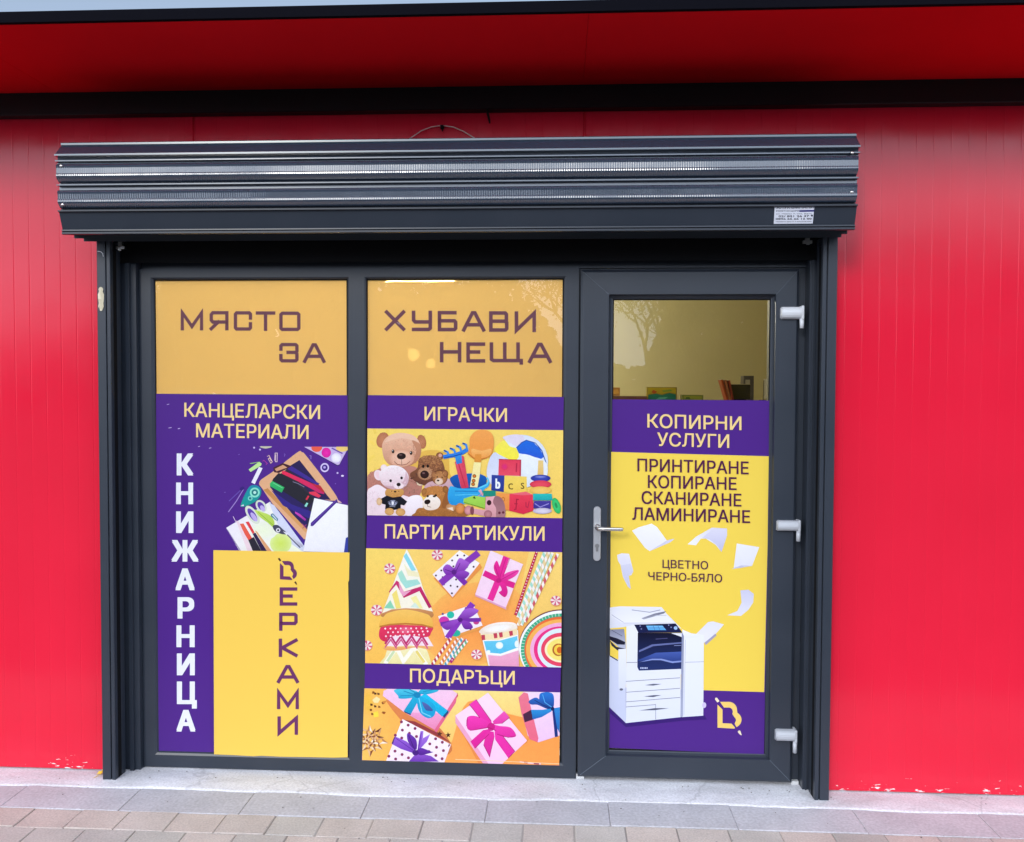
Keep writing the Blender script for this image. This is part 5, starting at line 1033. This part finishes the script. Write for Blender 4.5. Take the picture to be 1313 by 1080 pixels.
# hinges
for (bx0, by0, bx1, by1, pin) in ((1002, 393, 1031, 409, 421), (997, 668, 1026.5, 682, 694.5), (995, 937, 1022, 952, 966)):
    A, B = at(bx0, by0, -.052), at(bx1, by1, -.052); hg = MB(); xa, xb, za, zc = A.x, B.x, B.z, A.z
    hg.smooth = False
    prof = []
    for i in range(9): t_ = math.pi*i/8; prof.append((-.030-.030*math.sin(t_)**.7, (za+zc)/2+(zc-za)/2*-math.cos(t_)))
    hg.prism_x(prof, xa+.004, xb-.010); hg.prism_x([(y*1.0+.003 if y < -.031 else y, (z-(za+zc)/2)*.86+(za+zc)/2) for y, z in prof], xa, xa+.004)
    hg.box(xb-.0105, xb, -.056, -.012, za-.002, zc+.003, .003)
    hm_ = M['white_plastic'] if by0 < 500 else M['grey_plastic']; h_ = hg.build('hinge', hm_, door)
    pz = at(bx1, pin, -.05).z; pn = MB(); pn.smooth = True; pn.tube([(xb-.0065, -.045, za+.001), (xb-.0065, -.045, pz)], .0085, 14); pn.build('hinge_pin', hm_, h_)

# ------------------------------------------------------------------ small things on the facade
def on_wall(px, py, y): p = at(px, py, y); return (p.x, y, p.z)
cab = MB(); cab.smooth = True
q = [on_wall(x, y, -.066) for x, y in ((512, 188), (526, 177.5), (540, 168), (553, 163), (567, 161), (581, 163), (594, 168.5), (608, 177), (622, 190))]
cab.tube(q, .0021, 8)
loop = cab.build('cable_loop', M['cable']); tag(loop, 'thin pale cable arching up from behind the shutter box', 'cable')
c_ = MB(); p = at(567, 163, -.062); c_.box(p.x-.007, p.x+.007, -.0725, WALL, p.z-.008, p.z+.006, .002); c_.tube([(p.x, -.062, p.z-.006), (p.x+.001, -.064, p.z-.018)], [.004, .002], 8)
tag(c_.build('cable_clip', M['rubber']), 'small black clip holding the pale cable at the top of its arch', 'clip')
c_ = MB(); p0, p1 = at(624.5, 141, -.10), at(628, 158, -.10); c_.smooth = True
c_.tube([(p0.x, -.098, 1.133+EYE), (p0.x+.002, -.0985, p0.z-.01), (p1.x-.002, -.0975, p1.z+.012), (p1.x, -.097, p1.z)], [.0052, .0050, .0046, .0030], 8)
tag(c_.build('cable_stub', M['rubber']), 'short black cable end hanging down from the black flashing', 'cable')
# yellow leaf at the foot of the left rail
lf = MB(); lp = onz(128.5, 993.5, 0.004); leaf = []
lo = [(0, -.030), (.008, -.016), (.022, -.014), (.015, -.003), (.024, .010), (.009, .012), (.002, .028), (-.006, .012), (-.022, .012), (-.014, -.002), (-.020, -.015), (-.007, -.015)]
vs_ = [(lp.x, lp.y+.014, .014)]+[(lp.x+x*.95, lp.y+.014+y*.6, .006+.016*max(0, y/.03)+.006*math.sin(i*2.3)) for i, (x, y) in enumerate(lo)]
lf.add(vs_, [(0, 1+i, 1+(i+1) % 12) for i in range(12)]); lf.tube([(lp.x, lp.y-.004, .008), (lp.x-.006, lp.y-.016, .004), (lp.x-.014, lp.y-.026, .0035)], .0011, 5)
tag(lf.build('fallen_leaf', mat('yellow_leaf', (.72, .47, .03), .6)), 'crumpled yellow leaf on the sill against the foot of the left guide rail', 'leaf')
gr = MB()
for i in range(150):
    x = R.uniform(-2.6, 2.3); y = R.choice([-.045-abs(R.gauss(0, .03)), R.uniform(-.55, -.06)]); s_ = R.uniform(.0008, .0028)
    if -1.9 < x < 1.1 or y < -.07: gr.ball((x, y, s_*.6+.001), s_, R.uniform(.8, 1.6), R.uniform(.8, 1.4), .7, 5)
tag(gr.build('grit', mat('grit_stone', (.16, .15, .14), .9)), 'dark crumbs of grit scattered on the concrete sill and pavers', kind='stuff')

# ------------------------------------------------------------------ things inside the shop
CY = 2.75                                          # front of the tall cabinet by the back wall
ctop = at(880, 513.5, CY+.1).z
def px_w(x0, x1, y): return at(x0, 505, y).x, at(x1, 505, y).x
cb = empty('storage_cabinet', (0.55, CY, 0), 'tall wooden cabinet inside the shop, its top just above the door poster', 'cabinet')
cx0, cx1 = px_w(770, 1010, CY)
wood = varied('cabinet_wood', (.20, .12, .07), (.27, .17, .10), 3, .5, mapscale=(1, 1, 8))
MB().box(cx0, cx1, CY, CY+.5, 0.05, ctop-.03).build('body', wood, cb); MB().box(cx0-.02, cx1+.02, CY-.02, CY+.51, ctop-.0295, ctop, .004).build('top_board', wood, cb)
nd = 4
for i in range(nd):
    a0, a1 = cx0+(cx1-cx0)*i/nd, cx0+(cx1-cx0)*(i+1)/nd; MB().box(a0+.006, a1-.006, CY-.018, CY-.0005, .08, ctop-.04, .003).build('door_panel', wood, cb)
def carton(name, x0, x1, ytop, Y, depth, col, label, cat, art=None, lift=0.0):
    a0, a1 = px_w(x0, x1, Y); zt_ = at((x0+x1)/2, ytop, Y).z; b = MB(); b.box(a0, a1, Y, Y+depth, ctop+lift+.0005, zt_, .003)
    o = b.build(name, varied(name+'_card', rgb(col, .55)[:3], rgb(col, .7)[:3], 6, .5)); tag(o, label, cat)
    if art:
        g = MB(); z0, z1 = ctop+lift, zt_; P2 = lambda u, v: (a0+(a1-a0)*u, Y-.0012-art_n[0]*2e-4, z0+(z1-z0)*v); art_n = [0]
        for poly, c in art:
            g.col = rgb(c, .75); art_n[0] += 1; tr = tessellate_polygon([[Vector((u, v, 0)) for u, v in poly]]); g.add([P2(u, v) for u, v in poly], tr)
        g.build('print', M['print'], o, colour=True)
    return o
carton('orange_box', 783, 795, 497, CY+.05, .12, 'C88A3A', 'small orange carton at the left end of the cabinet top', 'box', [([(.1, .2), (.9, .3), (.8, .8), (.2, .7)], 'E0A850')], lift=.031)
tray = MB(); a0, a1 = px_w(780, 829, CY+.02); zt_ = at(805, 505.5, CY+.02).z; tray.box(a0, a1, CY+.02, CY+.22, ctop+.0005, ctop+.006); tray.box(a0, a1, CY+.02, CY+.026, ctop+.006, ctop+.030); tray.box(a0, a1, CY+.214, CY+.22, ctop+.006, ctop+.030); tray.box(a0, a0+.006, CY+.026, CY+.214, ctop+.006, ctop+.030); tray.box(a1-.006, a1, CY+.026, CY+.214, ctop+.006, ctop+.030)
tag(tray.build('shallow_tray', mat('tray_brown', (.12, .05, .04), .5)), 'long shallow brown tray on the cabinet, under the orange carton', 'tray')
carton('game_box', 829.5, 868, 496.5, CY+.03, .06, 'B8A030', 'yellow and teal picture box standing upright on the cabinet', 'box', [([(0.04, 0), (.96, 0), (.96, .45), (.75, .55), (.5, .4), (.3, .5), (.04, .4)], '2E8A78'), ([(.04, .45), (.3, .55), (.5, .45), (.75, .6), (.96, .5), (.96, .94), (.04, .94)], 'C8B42C'), ([(.15, .6), (.25, .5), (.35, .65), (.2, .8)], 'C8602C'), ([(.55, .62), (.85, .7), (.8, .82), (.5, .75)], '8AA83C'), ([(.3, .05), (.6, .1), (.7, .25), (.4, .22)], '6AC0B0')])
carton('green_carton', 874.5, 902, 506.5, CY+.03, .08, '8C9A3C', 'low green carton on the cabinet, right of the picture box', 'box', [([(.08, .1), (.92, .1), (.92, .8), (.08, .8)], 'A4B04A'), ([(.15, .2), (.4, .2), (.35, .6), (.2, .6)], '5A7A34')])
bcols = ['C85A28', 'D88A5A', 'B0402A', 'E0B088']
bk_lab = ['leaning orange paperback leftmost beside the dark screen', 'leaning pale orange book between two redder books', 'leaning brick red book nearest the dark screen']
for i in range(3):
    x0 = px_w(923.5+i*3.4, 930, CY+.06)[0]; h_ = .155-.004*i; b = MB(); b.box(-.0075, .0075, 0, .11, 0, h_, .0015); 
    o = b.build('book', mat('book_cover', rgb(bcols[i], .6)[:3], .5)); o.location = (x0+.055, CY+.06, ctop+.004); o.rotation_euler = (0, rad(-17+i*2.5), 0)
    pg = MB(); pg.box(-.006, .006, .002, .1102, h_-.004, h_+.0008); pgo = pg.build('page_block', mat('paper_edge', (.6, .55, .45), .8)); pgo.parent = o
    tag(o, bk_lab[i], 'book', 'books leaning on the cabinet')
scx0, scx1 = px_w(932, 962, CY+.1); zt_ = at(945, 492.5, CY+.1).z
sc_ = empty('screen', ((scx0+scx1)/2, CY+.1, ctop), 'dark screen with a pale top edge standing on the cabinet', 'screen')
MB().box(scx0, scx1, CY+.10, CY+.125, ctop+.0105, zt_-.004, .002).build('panel', mat('screen_dark', (.035, .035, .02), .25), sc_); MB().box(scx0, scx1, CY+.098, CY+.127, zt_-.0038, zt_, .001).build('top_edge', mat('pale_bezel', (.5, .45, .3), .4), sc_); MB().box(scx0+.03, scx1-.03, CY+.09, CY+.16, ctop+.0002, ctop+.010, .002).build('foot', M['rubber'], sc_)
bk0, bk1 = px_w(953.5, 966.5, CY+.3); zt_ = at(960, 482, CY+.3).z
bd = empty('ring_binder', ((bk0+bk1)/2, CY+.3, ctop), 'tall dark box file standing behind the screen', 'box file')
MB().box(bk0, bk1, CY+.30, CY+.42, ctop+.0005, zt_, .003).build('case', mat('file_grey', (.09, .08, .07), .6), bd); MB().box(bk0+.012, bk1-.03, CY+.2975, CY+.2995, zt_-.10, zt_-.03).build('spine_label', mat('spine_paper', (.45, .42, .33), .7), bd)
wx0, wx1 = px_w(976, 988, CY+.08); zt_ = at(984, 488, CY+.08).z
wr = empty('leaflet_stand', ((wx0+wx1)/2, CY+.08, ctop), 'thin wire leaflet stand with white paper at the right end of the cabinet', 'stand')
g = MB(); g.tube([(wx0, CY+.06, ctop+.003), (wx1, CY+.06, ctop+.003), (wx1, CY+.14, ctop+.003), (wx0, CY+.14, ctop+.003), (wx0, CY+.06, ctop+.003)], .0025, 6); g.tube([(wx0+.01, CY+.06, ctop+.003), (wx0+.03, CY+.13, zt_)], .0025, 6); g.tube([(wx1, CY+.06, ctop+.003), (wx1+.02, CY+.13, zt_)], .0025, 6); g.build('wire_frame', M['rubber'], wr)
MB().add([(wx0+.012, CY+.066, ctop+.015), (wx1, CY+.066, ctop+.015), (wx1+.022, CY+.135, zt_+.012), (wx0+.03, CY+.135, zt_+.012)], [(0, 1, 2, 3)]).build('leaflet', mat('leaflet_paper', (.75, .73, .66), .7), wr)
# lit lamps seen through the yellow film
TY = 2.3; tx0, tx1 = at(496, 361, TY).x, at(583, 361, TY).x; tz = at(540, 359.5, TY).z
tl = empty('tube_lamp', ((tx0+tx1)/2, TY, tz), 'lit tube lamp near the ceiling, seen through the yellow film of the middle pane', 'lamp')
MB().tube([(tx0, TY, tz+.004), (tx1, TY, tz+.004)], .012, 12).build('tube', emit('lit_tube', (1.0, .95, .82), TUBE), tl)
g = MB(); g.box(tx0-.02, tx1+.02, TY-.03, TY+.03, tz+.022, tz+.05, .004); g.box(tx0-.02, tx0, TY-.02, TY+.02, tz-.018, tz+.0215); g.box(tx1, tx1+.02, TY-.02, TY+.02, tz-.018, tz+.0215); g.tube([((tx0+tx1)/2, TY, tz+.05), ((tx0+tx1)/2, TY, Z1)], .006, 8); g.build('fitting', M['white_plastic'], tl)
for (lx, ly, lab) in ((530, 455, 'lit round bulb, the upper left of the pair showing through the yellow film'), (552.5, 466.5, 'lit round bulb, the lower right of the pair showing through the yellow film')):
    Y = 1.6 if lx < 540 else 1.75; p = at(lx, ly, Y); lm = empty('pendant_bulb', p, lab, 'lamp', 'bulbs hanging inside the shop')
    r_ = (7.6 if lx < 540 else 6.2)/F*(Y-CAM.y)
    MB().ball(p, r_, 1, 1, 1.05, 16).build('bulb', emit('lit_bulb', (1.0, .9, .66), BULB), lm, smooth=True); MB().tube([(p.x, Y, p.z+r_*.95), (p.x, Y, p.z+r_*1.5)], r_*.45, 10).build('socket', M['rubber'], lm); MB().tube([(p.x, Y, p.z+r_*1.5), (p.x, Y, Z1)], .003, 6).build('cord', M['rubber'], lm)

# ------------------------------------------------------------------ across the street (seen only as reflections in the glass and the gloss of the panels)
bark = varied('bark', (.05, .04, .03), (.09, .075, .06), 8, .9)
leafm = varied('autumn_leaves', (.05, .055, .02), (.10, .08, .03), 4, .7)
def make_tree(seed):
    q = random.Random(seed); tk = MB(); cr = MB()
    def grow(p, d, l, r, dep):
        e = p+d*l; m = p+d*(l*.5)+Vector((q.uniform(-1, 1), q.uniform(-1, 1), q.uniform(-.5, .5)))*l*.06
        tk.tube([p, m, e], [r, r*.85, r*.7], 5 if dep > 1 else 8, caps=False)
        if dep >= 3:
            for _ in range(4):
                c = p+(e-p)*q.random()+Vector((q.gauss(0, .35), q.gauss(0, .35), q.gauss(0, .3))); u = Vector((q.uniform(-1, 1), q.uniform(-1, 1), q.uniform(-1, 1))).normalized(); v = u.orthogonal().normalized(); s = q.uniform(.05, .11)
                cr.add([c-u*s, c+v*s*.6, c+u*s, c-v*s*.6], [(0, 1, 2, 3)])
        if dep < 5:
            for _ in range(3 if dep < 4 else 2):
                nd_ = (d+Vector((q.uniform(-1, 1), q.uniform(-1, 1), q.uniform(-.25, .75)))*.85).normalized(); grow(e, nd_, l*q.uniform(.62, .86), r*.62, dep+1)
    grow(Vector((0, 0, -.02)), Vector((q.uniform(-.05, .05), q.uniform(-.05, .05), 1)).normalized(), 2.4, .17, 0)
    return tk, cr
protos = []
for k, sd_ in enumerate((3, 11)):
    tk, cr = make_tree(sd_); root = empty('street_tree', (0, 0, 0), '', 'tree', 'trees across the street')
    tk.build('trunk', bark, root); cr.build('crown', leafm, root); protos.append(root)
spots = [(3.1, -21.5, .95), (4.7, -24.5, .85), (-9.5, -27, 1.0), (-3.6, -25, 1.1), (1.6, -31, 1.25), (6.0, -24, 1.0), (11.5, -28, 1.2), (-15, -30, 1.25), (17, -30, 1.2)]
tl_ = ['nearest', 'slender', 'left inner', 'centre left', 'tall centre', 'right inner', 'tall right', 'far left', 'far right']
for i, (x, y, s) in enumerate(spots):
    o = protos[i] if i < 2 else copy_tree(protos[i % 2]); o.location = (x, y, -.02); s *= .85; o.scale = (s, s, s); o.rotation_euler = (0, 0, i*1.3)
    o['label'] = 'bare tree across the street, the %s one of the row facing the shop' % tl_[i]
# dark far belt of houses and woodland closing the street view
fw = MB(); q = random.Random(5)
def wood_top(x):
    gap = max(0.0, 1-abs(x-2.8)/5.2); side = min(1, max(0, (-x-24)/6)); return 9.4+1.0*math.sin(x*.31)+.7*math.sin(x*.83+1)-6.6*min(1, gap*1.8)-5.2*side
for i in range(12500):
    x = q.uniform(-60, 60); h_ = wood_top(x); y = -46+q.uniform(-3, 3)
    if i < 5600: z = q.uniform(0, max(.5, h_-1.2)); s = q.uniform(.6, 1.0); y -= 3
    else: z = h_*(1-abs(q.gauss(0, .13))); s = q.uniform(.12, .30)
    u = Vector((q.uniform(-1, 1), q.uniform(-.6, .6), q.uniform(-1, 1))).normalized(); v = u.cross(Vector((0, 1, .2))).normalized()
    fw.add([Vector((x, y, z))-u*s, Vector((x, y, z))+v*s, Vector((x, y, z))+u*s, Vector((x, y, z))-v*s], [(0, 1, 2, 3)])
tag(fw.build('far_woods', leafm), 'far belt of dark woodland across the street', kind='stuff')
